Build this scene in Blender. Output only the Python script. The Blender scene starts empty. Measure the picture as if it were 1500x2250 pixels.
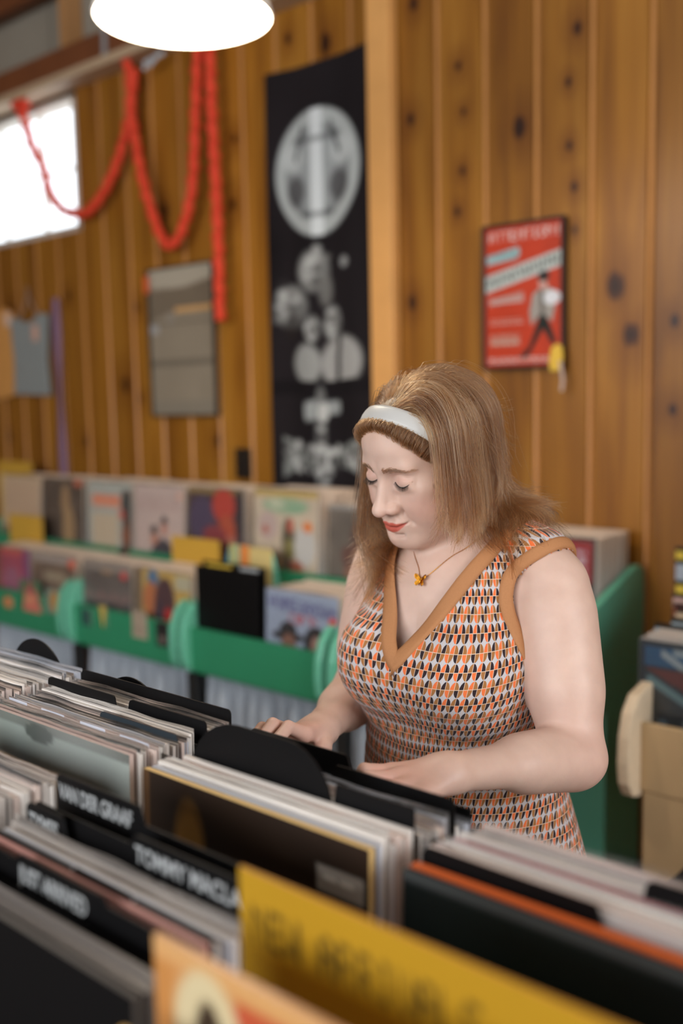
import bpy, bmesh, math, random
import numpy as np
from mathutils import Vector, Matrix

random.seed(7)
RNG = np.random.default_rng(11)
SC = bpy.context.scene
COL = SC.collection

# ------------------------------------------------------------------ camera
# world: X runs along the panelled wall, Y into it, Z up; the camera stands at the origin
CAM_H = 1.5
YAW, PITCH, ROLL = math.radians(48.8), math.radians(6.51), math.radians(1.196)
cam_data = bpy.data.cameras.new('camera')
cam = bpy.data.objects.new('camera', cam_data)
COL.objects.link(cam)
SC.camera = cam
_XA = np.array([math.sin(YAW), -math.cos(YAW), 0.0]); _YA = np.array([math.cos(YAW), math.sin(YAW), 0.0])
def _to_world(v):                       # camera-plan frame -> world
    v = np.array(v, float)
    return Vector((float(v @ _XA), float(v @ _YA), float(v[2])))
_fw = np.array([0, math.cos(PITCH), -math.sin(PITCH)]); _up = np.array([0, math.sin(PITCH), math.cos(PITCH)])
_rt = np.array([1.0, 0, 0])
_rt2 = _rt * math.cos(ROLL) - _up * math.sin(ROLL)
_up2 = _up * math.cos(ROLL) + _rt * math.sin(ROLL)
R_, U_, F_ = _to_world(_rt2), _to_world(_up2), _to_world(_fw)
cam.matrix_world = Matrix(((R_.x, U_.x, -F_.x, 0), (R_.y, U_.y, -F_.y, 0), (R_.z, U_.z, -F_.z, CAM_H), (0, 0, 0, 1)))
cam_data.sensor_fit = 'VERTICAL'
cam_data.sensor_height = 36.0
cam_data.lens = 2190.0 / 2250.0 * 36.0
cam_data.clip_start = 0.05
cam_data.dof.use_dof = True
cam_data.dof.focus_distance = 1.33
cam_data.dof.aperture_fstop = 1.7

def ray(u, v):
    c = np.array([(u - 750) / 2190.0, (v - 1125) / 2190.0, 1.0])
    return np.array([R_[i] * c[0] - U_[i] * c[1] + F_[i] * c[2] for i in range(3)])
CAMP = np.array([0, 0, CAM_H])
def on_y(u, v, y): r = ray(u, v); return CAMP + r * (y / r[1])
def on_z(u, v, z): r = ray(u, v); return CAMP + r * ((z - CAM_H) / r[2])
def on_x(u, v, x): r = ray(u, v); return CAMP + r * (x / r[0])

# ------------------------------------------------------------------ light and exposure
SC.view_settings.view_transform = 'Standard'
SC.view_settings.look = 'None'
SC.view_settings.gamma = 1.0
SC.view_settings.exposure = -0.08
SC.view_settings.use_curve_mapping = False
SC.cycles.transparent_max_bounces = 48
SC.cycles.use_denoising = True
world = bpy.data.worlds.new('daylight')
SC.world = world
world.use_nodes = True
bgn = world.node_tree.nodes['Background']
bgn.inputs['Color'].default_value = (0.86, 0.93, 1.0, 1)
bgn.inputs['Strength'].default_value = 3.0

def area_light(name, loc, target, size, size_y, power, color):
    d = bpy.data.lights.new(name, 'AREA'); d.shape = 'RECTANGLE'; d.size = size; d.size_y = size_y
    d.energy = power; d.color = color
    o = bpy.data.objects.new(name, d); COL.objects.link(o); o.location = loc
    o.rotation_euler = (Vector(target) - Vector(loc)).to_track_quat('-Z', 'Y').to_euler()
    return o
# the shop's front windows, behind and beside the photographer
area_light('shop_front_daylight', (-1.1, -3.3, 2.25), (-1.0, 1.6, 1.1), 4.4, 1.7, 145, (0.95, 0.97, 1.0))
area_light('side_window_daylight', (2.72, .75, 2.3), (-1.0, 1.0, 1.2), 2.2, 1.4, 82, (0.96, 0.98, 1.0))
# ------------------------------------------------------------------ helpers
def V3(*a): return np.array(a[0] if len(a) == 1 else a, float)
def link(o, parent=None):
    COL.objects.link(o)
    if parent is not None: o.parent = parent
    return o
def tag(o, label=None, cat=None, group=None, kind=None):
    if label: o['label'] = label
    if cat: o['category'] = cat
    if group: o['group'] = group
    if kind: o['kind'] = kind
    return o
def thing(name, loc, label, cat, group=None, rot=(0, 0, 0)):
    o = bpy.data.objects.new(name, None); o.empty_display_size = 0.05
    COL.objects.link(o); o.location = loc; o.rotation_euler = rot
    return tag(o, label, cat, group)
def copy_tree(root, loc=None, label=None):
    r = root.copy(); COL.objects.link(r)
    if loc is not None: r.location = loc
    if label: r['label'] = label
    for ch in list(root.children):
        c = ch.copy(); COL.objects.link(c); c.parent = r
        for g in list(ch.children):
            d = g.copy(); COL.objects.link(d); d.parent = c
    return r

def mesh_np(name, verts, faces, smooth=False):
    """verts Nx3, faces list of tuples or an MxK int array"""
    me = bpy.data.meshes.new(name)
    verts = np.asarray(verts, np.float32)
    if isinstance(faces, np.ndarray):
        k = faces.shape[1]; n = faces.shape[0]
        me.vertices.add(len(verts)); me.vertices.foreach_set('co', verts.ravel())
        me.loops.add(n * k); me.loops.foreach_set('vertex_index', faces.astype(np.int32).ravel())
        me.polygons.add(n)
        me.polygons.foreach_set('loop_start', np.arange(0, n * k, k, dtype=np.int32))
        me.polygons.foreach_set('loop_total', np.full(n, k, np.int32))
        me.update(calc_edges=True)
    else:
        me.from_pydata([tuple(map(float, v)) for v in verts], [], faces); me.update()
    if smooth: me.polygons.foreach_set('use_smooth', np.ones(len(me.polygons), bool))
    return me

class MB:
    """collects boxes, prisms and tubes, then links them as ONE mesh object"""
    def __init__(s): s.v = []; s.f = []
    def add(s, vs, fs):
        b = len(s.v); s.v += [tuple(map(float, p)) for p in vs]; s.f += [tuple(i + b for i in f) for f in fs]; return s
    def box(s, x0, x1, y0, y1, z0, z1):
        vs = [(x, y, z) for z in (z0, z1) for y in (y0, y1) for x in (x0, x1)]
        return s.add(vs, [(0, 2, 3, 1), (4, 5, 7, 6), (0, 1, 5, 4), (2, 6, 7, 3), (0, 4, 6, 2), (1, 3, 7, 5)])
    def prism(s, pts, axis, a, b):
        """polygon pts in the plane across `axis`, extruded from a to b"""
        n = len(pts)
        def mk(p, t): return (t, p[0], p[1]) if axis == 'x' else ((p[0], t, p[1]) if axis == 'y' else (p[0], p[1], t))
        vs = [mk(p, a) for p in pts] + [mk(p, b) for p in pts]
        fs = [tuple(range(n))[::-1], tuple(range(n, 2 * n))] + [(i, (i + 1) % n, n + (i + 1) % n, n + i) for i in range(n)]
        return s.add(vs, fs)
    def tube(s, pts, r, seg=8, closed=False):
        P = [Vector(p) for p in pts]; n = len(P)
        rs = r if hasattr(r, '__len__') else [r] * n
        rings = []; up = None
        for i in range(n):
            t = (P[(i + 1) % n] - P[i - 1]) if closed else (P[min(i + 1, n - 1)] - P[max(i - 1, 0)])
            t.normalize()
            if up is None: up = t.orthogonal().normalized()
            up = (up - t * up.dot(t)).normalized(); side = t.cross(up)
            rings.append([P[i] + (up * math.cos(2 * math.pi * k / seg) + side * math.sin(2 * math.pi * k / seg)) * rs[i] for k in range(seg)])
        vs = [p for rr in rings for p in rr]; fs = []
        for i in range(n if closed else n - 1):
            j = (i + 1) % n
            for k in range(seg):
                fs.append((i * seg + k, i * seg + (k + 1) % seg, j * seg + (k + 1) % seg, j * seg + k))
        if not closed: fs += [tuple(range(seg))[::-1], tuple((n - 1) * seg + k for k in range(seg))]
        return s.add(vs, fs)
    def lathe(s, prof, c, seg=32):
        vs = []; fs = []; m = len(prof)
        for k in range(seg):
            a = 2 * math.pi * k / seg
            vs += [(c[0] + r * math.cos(a), c[1] + r * math.sin(a), c[2] + z) for r, z in prof]
        for k in range(seg):
            j = (k + 1) % seg
            fs += [(k * m + i, j * m + i, j * m + i + 1, k * m + i + 1) for i in range(m - 1)]
        return s.add(vs, fs)
    def build(s, name, mat, parent=None, smooth=False, bevel=0.0, loc=None):
        me = mesh_np(name, s.v, s.f, smooth)
        if bevel > 0:
            bm = bmesh.new(); bm.from_mesh(me)
            bmesh.ops.remove_doubles(bm, verts=bm.verts, dist=1e-6)
            es = [e for e in bm.edges if len(e.link_faces) == 2 and e.calc_face_angle(0) > 0.6]
            bmesh.ops.bevel(bm, geom=es, offset=bevel, segments=2, affect='EDGES', profile=0.6)
            bm.to_mesh(me); bm.free()
        if mat: me.materials.append(mat)
        o = bpy.data.objects.new(name, me)
        if loc is not None: o.location = loc
        return link(o, parent)

def srgb(r, g, b):
    f = lambda c: (c / 255 / 12.92) if c / 255 <= 0.04045 else ((c / 255 + 0.055) / 1.055) ** 2.4
    return (f(r), f(g), f(b), 1.0)
_mats = {}
def mat(name, col=(0.8, 0.8, 0.8, 1), rough=0.5, metal=0.0, spec=0.5, var=0.0, scale=30.0, coat=0.0, bump=0.0):
    """a Principled material whose colour is broken up a little by noise"""
    if name in _mats: return _mats[name]
    m = bpy.data.materials.new(name); m.use_nodes = True
    nt = m.node_tree; p = nt.nodes['Principled BSDF']
    p.inputs['Base Color'].default_value = col; p.inputs['Roughness'].default_value = rough
    p.inputs['Metallic'].default_value = metal; p.inputs['Specular IOR Level'].default_value = spec
    p.inputs['Coat Weight'].default_value = coat; p.inputs['Coat Roughness'].default_value = 0.12
    if var > 0 or bump > 0:
        tc = nt.nodes.new('ShaderNodeTexCoord'); nz = nt.nodes.new('ShaderNodeTexNoise')
        nz.inputs['Scale'].default_value = scale; nz.inputs['Detail'].default_value = 3
        nt.links.new(tc.outputs['Object'], nz.inputs['Vector'])
        if var > 0:
            mx = nt.nodes.new('ShaderNodeMix'); mx.data_type = 'RGBA'
            mx.inputs[6].default_value = tuple(c * (1 - var) for c in col[:3]) + (1,)
            mx.inputs[7].default_value = tuple(min(1, c * (1 + var)) for c in col[:3]) + (1,)
            nt.links.new(nz.outputs['Fac'], mx.inputs[0]); nt.links.new(mx.outputs[2], p.inputs['Base Color'])
        if bump > 0:
            b = nt.nodes.new('ShaderNodeBump'); b.inputs['Strength'].default_value = bump; b.inputs['Distance'].default_value = 0.002
            nt.links.new(nz.outputs['Fac'], b.inputs['Height']); nt.links.new(b.outputs['Normal'], p.inputs['Normal'])
    _mats[name] = m
    return m
def attr_mat(name, rough=0.5, spec=0.5, coat=0.0, attr='Col'):
    if name in _mats: return _mats[name]
    m = bpy.data.materials.new(name); m.use_nodes = True; nt = m.node_tree; p = nt.nodes['Principled BSDF']
    a = nt.nodes.new('ShaderNodeVertexColor'); a.layer_name = attr
    nt.links.new(a.outputs['Color'], p.inputs['Base Color'])
    p.inputs['Roughness'].default_value = rough; p.inputs['Specular IOR Level'].default_value = spec
    p.inputs['Coat Weight'].default_value = coat; p.inputs['Coat Roughness'].default_value = 0.15
    _mats[name] = m
    return m
def set_cols(me, rgb, name='Col'):
    """rgb: Nx3 linear colours per vertex"""
    a = me.color_attributes.new(name, 'FLOAT_COLOR', 'POINT')
    c = np.ones((len(me.vertices), 4), np.float32); c[:, :3] = rgb
    a.data.foreach_set('color', c.ravel())
class NT:
    """short-hand for building shader node graphs"""
    def __init__(s, name):
        s.m = bpy.data.materials.new(name); s.m.use_nodes = True; s.nt = s.m.node_tree; s.p = s.nt.nodes['Principled BSDF']
    def n(s, t, **k):
        x = s.nt.nodes.new('ShaderNode' + t)
        for a, b in k.items(): setattr(x, a, b)
        return x
    def l(s, a, b): s.nt.links.new(a, b)
    def put(s, sock, v):
        if isinstance(v, bpy.types.NodeSocket): s.l(v, sock)
        else: sock.default_value = v
    def math(s, op, a, b=None, c=None):
        x = s.n('Math', operation=op); s.put(x.inputs[0], a)
        if b is not None: s.put(x.inputs[1], b)
        if c is not None: s.put(x.inputs[2], c)
        return x.outputs[0]
    def mix(s, f, a, b):
        x = s.n('Mix', data_type='RGBA'); s.put(x.inputs[0], f); s.put(x.inputs[6], a); s.put(x.inputs[7], b); return x.outputs[2]
    def ramp(s, f, stops):
        x = s.n('ValToRGB'); e = x.color_ramp.elements
        while len(e) < len(stops): e.new(0.5)
        for el, (p, c) in zip(e, stops): el.position = p; el.color = c
        s.l(f, x.inputs[0]); return x.outputs[0]
# ------------------------------------------------------------------ flat print, painted as colours on a fine grid
FONT5 = {'A':'0E11111F111111','B':'1E11111E11111E','C':'0E11101010110E','D':'1E11111111111E','E':'1F10101E10101F','F':'1F10101E101010','G':'0E11101711110F','H':'1111111F111111','I':'0E04040404040E','J':'0702020202120C','K':'11121418141211','L':'1010101010101F','M':'111B1515111111','N':'11191513111111','O':'0E11111111110E','P':'1E11111E101010','Q':'0E11111115120D','R':'1E11111E141211','S':'0F10100E01011E','T':'1F040404040404','U':'1111111111110E','V':'11111111110A04','W':'11111115151B11','X':'11110A040A1111','Y':'1111110A040404','Z':'1F01020408101F','!':'04040404040004','.':'00000000000004',' ':'00000000000000',"'":'04040800000000'}
def lin(c):
    c = np.asarray(c, float) / 255.0
    return np.where(c <= .04045, c / 12.92, ((c + .055) / 1.055) ** 2.4)
class Art:
    """a small raster in 0..1 coordinates, y measured down from the top"""
    def __init__(s, w, h, col, noise=0.0, seed=0):
        s.w, s.h = w, h; s.r = np.random.default_rng(seed)
        s.p = np.tile(lin(col), (h, w, 1)); s.y, s.x = np.mgrid[0:h, 0:w]; s.x = (s.x + .5) / w; s.y = (s.y + .5) / h
        if noise: s.mottle(noise)
    def mottle(s, amt, n=6):
        g = s.r.normal(size=(n + 1, n + 1)); yi = s.y * n; xi = s.x * n; a = np.clip(yi.astype(int), 0, n - 1); b = np.clip(xi.astype(int), 0, n - 1); fy, fx = yi - a, xi - b
        f = (g[a, b] * (1 - fy) * (1 - fx) + g[a + 1, b] * fy * (1 - fx) + g[a, b + 1] * (1 - fy) * fx + g[a + 1, b + 1] * fy * fx)
        s.p = np.clip(s.p * (1 + amt * f[..., None]), 0, 1); return s
    def put(s, m, col, a=1.0): m = (np.clip(m, 0, 1) * a)[..., None]; s.p = s.p * (1 - m) + lin(col) * m; return s
    def rect(s, x0, y0, x1, y1, col, a=1.0): return s.put(((s.x > x0) & (s.x < x1) & (s.y > y0) & (s.y < y1)).astype(float), col, a)
    def ell(s, cx, cy, rx, ry, col, a=1.0, soft=.15): d = np.sqrt(((s.x - cx) / rx) ** 2 + ((s.y - cy) / ry) ** 2); return s.put((1 - d) / soft + .5, col, a)
    def line(s, x0, y0, x1, y1, wd, col, a=1.0, wd2=None):
        dx, dy = x1 - x0, y1 - y0; t = np.clip(((s.x - x0) * dx + (s.y - y0) * dy) / (dx * dx + dy * dy), 0, 1)
        w = wd + ((wd2 if wd2 is not None else wd) - wd) * t
        d = np.hypot(s.x - x0 - t * dx, s.y - y0 - t * dy); return s.put((w - d) / (.35 * w) + .5, col, a)
    def poly(s, pts, col, a=1.0):
        m = np.zeros(s.x.shape, bool); n = len(pts)
        for i in range(n):
            x0, y0 = pts[i]; x1, y1 = pts[(i + 1) % n]
            c = (y0 > s.y) != (y1 > s.y); m ^= c & (s.x < (x1 - x0) * (s.y - y0) / ((y1 - y0) or 1e-9) + x0)
        return s.put(m.astype(float), col, a)
    def text(s, t, x0, y0, x1, y1, col, slope=0.0, a=1.0):
        n = len(t) * 6 - 1; u = (s.x - x0) / (x1 - x0) * n; v = (s.y - slope * (s.x - x0) - y0) / (y1 - y0) * 7
        m = np.zeros(s.x.shape); ui = np.floor(u).astype(int); vi = np.floor(v).astype(int); ok = (ui >= 0) & (ui < n) & (vi >= 0) & (vi < 7)
        for k, ch in enumerate(t):
            g = FONT5.get(ch, FONT5[' ']); rows = [int(g[2 * i:2 * i + 2], 16) for i in range(7)]
            for c in range(5):
                for r in range(7):
                    if rows[r] >> (4 - c) & 1: m[ok & (ui == k * 6 + c) & (vi == r)] = 1
        return s.put(m, col, a)
    def lines(s, x0, y0, x1, y1, n, col, a=.8, gap=.45):
        """rows of print too small to read"""
        for i in range(n):
            ya = y0 + (y1 - y0) * i / n; yb = ya + (y1 - y0) / n * (1 - gap); x = x0
            while x < x1:
                w = s.r.uniform(.03, .09) * (x1 - x0) * 1.4; s.rect(x, ya, min(x + w, x1), yb, col, a); x += w + .022 * (x1 - x0)
        return s
def grid_face(b, art, P, cols):
    """adds a w x h vertex grid through P(u, v) to builder b and its colours to cols"""
    h, w = art.h, art.w; vs = [P((i + .0) / (w - 1), (j + .0) / (h - 1)) for j in range(h) for i in range(w)]
    fs = [(j * w + i, (j + 1) * w + i, (j + 1) * w + i + 1, j * w + i + 1) for j in range(h - 1) for i in range(w - 1)]
    b.add(vs, fs); cols += list(art.p.reshape(-1, 3))
print_m = attr_mat('printed_card', .5, .3)
gloss_m = attr_mat('printed_gloss', .34, .35, coat=.06)
cloth_m = attr_mat('printed_cloth', .9, .15)
matte_k = attr_mat('matte_dark_print', .6, .12)
card_b = mat('black_card', srgb(10, 9, 10), .5, spec=.16, var=.15, scale=20)
plas = NT('clear_plastic_sleeve')
_t = plas.n('BsdfTransparent'); _g = plas.n('BsdfGlossy'); _g.inputs['Roughness'].default_value = .16; _d = plas.n('BsdfDiffuse'); _d.inputs['Color'].default_value = (.8, .78, .76, 1)
_tc = plas.n('TexCoord'); _nz = plas.n('TexNoise'); _nz.inputs['Scale'].default_value = 22; _nz.inputs['Detail'].default_value = 2; plas.l(_tc.outputs['Object'], _nz.inputs['Vector'])
_b = plas.n('Bump'); _b.inputs['Strength'].default_value = .35; _b.inputs['Distance'].default_value = .004; plas.l(_nz.outputs['Fac'], _b.inputs['Height']); plas.l(_b.outputs['Normal'], _g.inputs['Normal'])
_fr = plas.n('Fresnel'); _fr.inputs['IOR'].default_value = 1.5
_m0 = plas.n('MixShader'); _m0.inputs[0].default_value = .035; plas.l(_t.outputs[0], _m0.inputs[1]); plas.l(_d.outputs[0], _m0.inputs[2])
_m1 = plas.n('MixShader'); plas.l(_fr.outputs[0], _m1.inputs[0]); plas.l(_m0.outputs[0], _m1.inputs[1]); plas.l(_g.outputs[0], _m1.inputs[2])
plas.l(_m1.outputs[0], plas.nt.nodes['Material Output'].inputs['Surface']); plastic_m = plas.m

RW = .315
def sleeve_mesh(art, spine, edge, w=RW, h=RW, t=.004, gloss=True):
    """a record sleeve standing upright: front print towards -Y, origin at the middle of its bottom edge"""
    b = MB(); cols = []
    if art is not None:
        grid_face(b, art, lambda u, v: (-w / 2 + u * w, -t / 2, h * (1 - v)), cols)
    n0 = len(b.v); b.box(-w / 2, w / 2, -t / 2 + (.0002 if art is not None else 0), t / 2, 0, h)
    # a few extra cuts so the worn top edge and the spine can carry their own colour
    sp, ed = lin(spine), lin(edge); cols += [ed if v[2] > h / 2 else sp for v in b.v[n0:]]
    return b, cols
def add_sleeve(name, x, y, z, art=None, spine=(200, 196, 190), edge=(205, 195, 180), w=RW, h=RW, t=.004, lean=0.0, yaw=0.0, plastic=False, label=None, group=None, cat='record', m=None):
    b, cols = sleeve_mesh(art, spine, edge, w, h, t)
    me = mesh_np(name, b.v, b.f); set_cols(me, np.array(cols)); me.materials.append(m or gloss_m)
    o = bpy.data.objects.new(name, me); link(o); o.location = (x, y, z); o.rotation_euler = (-lean, 0, yaw); tag(o, label, cat, group)
    if plastic:
        p = MB(); W = w / 2 + .003; n = 14; t2 = t / 2 + .0012; vs = []; fs = []
        for i in range(n + 1):
            xx = -W + 2 * W * i / n; wv = .0006 * math.sin(i * 1.7 + x * 40 + y * 90) ; top = h + .0050 + .0010 * math.sin(i * .9 + y * 70)
            vs += [(xx, -t2, -.001), (xx, -t2 - .0003, h * .75), (xx, -t2 - .0012 + wv, top), (xx, t2 + wv, top + .0008), (xx, t2, h * .75)]
        for i in range(n):
            for k in (0, 1, 3): fs.append((i * 5 + k, (i + 1) * 5 + k, (i + 1) * 5 + k + 1, i * 5 + k + 1))
        p.add(vs, fs); p.build('plastic_sleeve', plastic_m, o, smooth=True)
    return o
def lettering(txt, size, mat_, parent, loc, rot=(math.pi / 2, 0, 0), align='LEFT', sx=1.0):
    c = bpy.data.curves.new('lettering', 'FONT'); c.body = txt; c.size = size; c.align_x = align; c.extrude = .0003; c.offset = size * .018
    o = bpy.data.objects.new('lettering', c); COL.objects.link(o)
    dg = bpy.context.evaluated_depsgraph_get(); me = bpy.data.meshes.new_from_object(o.evaluated_get(dg))
    bpy.data.objects.remove(o); bpy.data.curves.remove(c)
    me.materials.clear(); me.materials.append(mat_); o = bpy.data.objects.new('lettering', me); link(o, parent); o.location = loc; o.rotation_euler = rot; o.scale = (sx, 1, 1); return o
# ------------------------------------------------------------------ the room
WY = 2.95                                            # face of the panelled wall
WIN = (-5.75, -4.235, 2.345, 2.985)                  # window opening: x0, x1, z0, z1
wood = NT('knotty_pine')
geo = wood.n('NewGeometry'); oi = wood.n('ObjectInfo'); tc = wood.n('TexCoord')
off = wood.n('VectorMath', operation='SCALE'); wood.l(oi.outputs['Random'], off.inputs['Scale']); off.inputs[0].default_value = (37, 11, 53)
pos = wood.n('VectorMath', operation='ADD'); wood.l(tc.outputs['Object'], pos.inputs[0]); wood.l(off.outputs[0], pos.inputs[1])
mp = wood.n('Mapping'); mp.inputs['Scale'].default_value = (9, 9, .55); wood.l(pos.outputs[0], mp.inputs['Vector'])
nz = wood.n('TexNoise'); nz.inputs['Scale'].default_value = 1.6; nz.inputs['Detail'].default_value = 5; nz.inputs['Distortion'].default_value = .6; wood.l(mp.outputs[0], nz.inputs['Vector'])
fine = wood.n('TexNoise'); fine.inputs['Scale'].default_value = 26; fine.inputs['Detail'].default_value = 2
mp2 = wood.n('Mapping'); mp2.inputs['Scale'].default_value = (4, 4, .12); wood.l(pos.outputs[0], mp2.inputs['Vector']); wood.l(mp2.outputs[0], fine.inputs['Vector'])
base = wood.ramp(nz.outputs['Fac'], [(.28, srgb(140, 88, 22)), (.5, srgb(174, 118, 36)), (.74, srgb(196, 142, 58))])
g2 = wood.ramp(fine.outputs['Fac'], [(.35, (.86, .84, .80, 1)), (.65, (1.04, 1.04, 1.04, 1))])
m1 = wood.n('Mix', data_type='RGBA', blend_type='MULTIPLY'); m1.inputs[0].default_value = .75; wood.l(base, m1.inputs[6]); wood.l(g2, m1.inputs[7])
tone = wood.ramp(oi.outputs['Random'], [(0, (.80, .78, .74, 1)), (1, (1.10, 1.10, 1.10, 1))])
m2 = wood.n('Mix', data_type='RGBA', blend_type='MULTIPLY'); m2.inputs[0].default_value = 1; wood.l(m1.outputs[2], m2.inputs[6]); wood.l(tone, m2.inputs[7])
# knots: the big ones where the photograph shows them, smaller ones scattered
KN = [(1140, 280, .026), (1005, 145, .016), (1018, 245, .012), (1015, 375, .012), (1005, 465, .012), (903, 262, .018), (908, 8, .018), (1268, 62, .018), (1248, 180, .012), (1250, 320, .013), (1262, 410, .014), (1350, 630, .034), (1387, 735, .031), (905, 665, .019), (1477, 900, .017), (1482, 705, .016), (1262, 505, .010), (275, 845, .034), (515, 305, .019), (513, 450, .024), (715, 95, .028), (632, 85, .022), (478, 968, .024), (365, 462, .02), (190, 970, .018), (20, 960, .02), (300, 675, .020), (150, 650, .018), (310, 875, .014), (25, 680, .02)]
dist = None
for u, v, r in KN:
    p = on_y(u, v, WY); vm = wood.n('VectorMath', operation='MULTIPLY'); wood.l(geo.outputs['Position'], vm.inputs[0]); vm.inputs[1].default_value = (1, 0, .68)
    dn = wood.n('VectorMath', operation='DISTANCE'); wood.l(vm.outputs[0], dn.inputs[0]); dn.inputs[1].default_value = (p[0], 0, p[2] * .68)
    q = wood.math('DIVIDE', dn.outputs['Value'], r); dist = q if dist is None else wood.math('MINIMUM', dist, q)
wob = wood.math('ADD', dist, wood.math('MULTIPLY', wood.math('SUBTRACT', nz.outputs['Fac'], .5), 1.6))
dark = wood.ramp(wob, [(.35, (.10, .06, .045, 1)), (.75, (.30, .20, .13, 1)), (1.0, (.80, .74, .66, 1))])
halo = wood.ramp(wood.math('DIVIDE', dist, 4.0), [(.25, (.62, .52, .42, 1)), (1.0, (1, 1, 1, 1))])
m3 = wood.n('Mix', data_type='RGBA', blend_type='MULTIPLY'); m3.inputs[0].default_value = 1; wood.l(m2.outputs[2], m3.inputs[6]); wood.l(dark, m3.inputs[7])
m4 = wood.n('Mix', data_type='RGBA', blend_type='MULTIPLY'); m4.inputs[0].default_value = .8; wood.l(m3.outputs[2], m4.inputs[6]); wood.l(halo, m4.inputs[7])
wood.l(m4.outputs[2], wood.p.inputs['Base Color']); wood.p.inputs['Roughness'].default_value = .42; wood.p.inputs['Specular IOR Level'].default_value = .45
pine_m = wood.m
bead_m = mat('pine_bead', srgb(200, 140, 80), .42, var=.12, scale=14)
dark_m = mat('wall_backing', srgb(60, 36, 16), .8, var=.1)
b = MB()
for x0, x1, z0, z1 in ((-7.2, WIN[0], 0, 3.04), (WIN[1], 2.8, 0, 3.04), (WIN[0], WIN[1], 0, WIN[2]), (WIN[0], WIN[1], WIN[3], 3.04)): b.box(x0, x1, WY + .02, WY + .10, z0, z1)
wall = b.build('wall_back', dark_m); wall['kind'] = 'structure'
PITCH_P = .1955; X0P = -1.714
def plank_mesh(z0, z1):
    # profile across the board: groove, flat face, groove, raised bead
    pr = [(0, .02), (0, .008), (.003, .0005), (.006, 0), (.172, 0), (.1745, .006), (.177, .001), (.179, -.003), (.183, -.0045), (.187, -.003), (.190, .001), (.1945, .010), (.1945, .02)]
    b = MB(); n = len(pr); b.add([(x, y, z) for z in (z0, z1) for x, y in pr], [(i, i + 1, n + i + 1, n + i) for i in range(n - 1)] + [tuple(range(n)), tuple(range(2 * n - 1, n - 1, -1))])
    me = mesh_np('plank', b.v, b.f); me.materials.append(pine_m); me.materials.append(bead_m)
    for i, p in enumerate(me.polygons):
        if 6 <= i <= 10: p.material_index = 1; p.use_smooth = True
    return me
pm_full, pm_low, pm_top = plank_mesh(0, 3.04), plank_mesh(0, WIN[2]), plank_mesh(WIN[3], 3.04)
for k in range(-28, 24):
    x = X0P + k * PITCH_P + .015 - PITCH_P
    if x > 2.7 or x < -7.2: continue
    mids = x + PITCH_P * .5
    if WIN[0] < mids < WIN[1]:
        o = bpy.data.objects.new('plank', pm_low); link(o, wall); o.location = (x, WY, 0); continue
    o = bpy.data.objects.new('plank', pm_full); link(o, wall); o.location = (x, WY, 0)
post_m = mat('pine_post', srgb(224, 164, 96), .4, var=.10, scale=9)
t1 = MB().box(-2.372, -2.268, WY - .055, WY - .008, 0, 3.9).build('trim_1', post_m, bevel=.004); t1['kind'] = 'structure'
# ledge, beam and the open framing above the panelling
led_m = mat('ledge_paint', srgb(186, 160, 130), .6, var=.12, scale=6)
t2 = MB().box(-7.2, 2.8, WY - .12, WY + .0, 3.005, 3.045).build('trim_2', led_m, bevel=.004); t2['kind'] = 'structure'
beam_m = mat('dark_beam', srgb(112, 62, 30), .6, var=.3, scale=5)
bm_ = MB().box(-7.2, 2.8, WY - .09, WY + .12, 3.045, 3.17).build('trim_3', beam_m, bevel=.004); bm_['kind'] = 'structure'
gry_m = mat('grey_boarding', srgb(150, 142, 128), .8, var=.18, scale=3)
up = MB().box(-7.2, 2.8, WY + .12, WY + .16, 3.17, 4.2).build('wall_upper', gry_m); up['kind'] = 'structure'
for k in range(16):
    x = -7.0 + k * .61
    MB().box(x, x + .60, WY + .105, WY + .12, 3.17, 4.2).build('panel', gry_m, up)
stud_m = mat('stud_wood', srgb(176, 128, 80), .6, var=.15, scale=5)
for x in (-6.1, -5.22, -4.34, -3.46, -2.58):
    MB().box(x, x + .055, WY + .0, WY + .10, 3.17, 4.2).build('stud', stud_m, up, bevel=.003)
MB().box(-7.2, -4.36, WY - .02, WY + .05, 3.50, 3.62).build('rail', beam_m, up, bevel=.004)
ceil = MB().box(-7.2, 2.9, -3.5, WY + .2, 4.2, 4.3).build('ceiling', mat('ceiling_paint', srgb(170, 160, 146), .85, var=.1, scale=2)); ceil['kind'] = 'structure'
fl = MB().box(-7.2, 2.8, -3.4, WY + .1, -.1, 0).build('floor', mat('floor_boards', srgb(120, 104, 90), .55, var=.2, scale=3)); fl['kind'] = 'structure'
wl = MB().box(-7.3, -7.2, -3.4, WY + .2, 0, 4.2).build('wall_left', mat('left_wall_paint', srgb(150, 112, 70), .7, var=.15, scale=3)); wl['kind'] = 'structure'
# the rest of the shell, behind and beside the photographer: glazed shop front and one side window
sh_m = mat('shop_wall_paint', srgb(176, 150, 118), .8, var=.1, scale=2)
wf = MB()
for a in ((-7.2, -3.4, 0, 4.2), (2.2, 2.8, 0, 4.2), (-3.4, 2.2, 0, 1.35), (-3.4, 2.2, 3.2, 4.2)): wf.box(a[0], a[1], -3.5, -3.4, a[2], a[3])
o = wf.build('wall_front', sh_m); o['kind'] = 'structure'
wr = MB()
for a in ((-3.4, -.4, 0, 4.2), (1.9, 3.1, 0, 4.2), (-.4, 1.9, 0, 1.55), (-.4, 1.9, 3.05, 4.2)): wr.box(2.8, 2.9, a[0], a[1], a[2], a[3])
o = wr.build('wall_right', sh_m); o['kind'] = 'structure'
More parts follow.
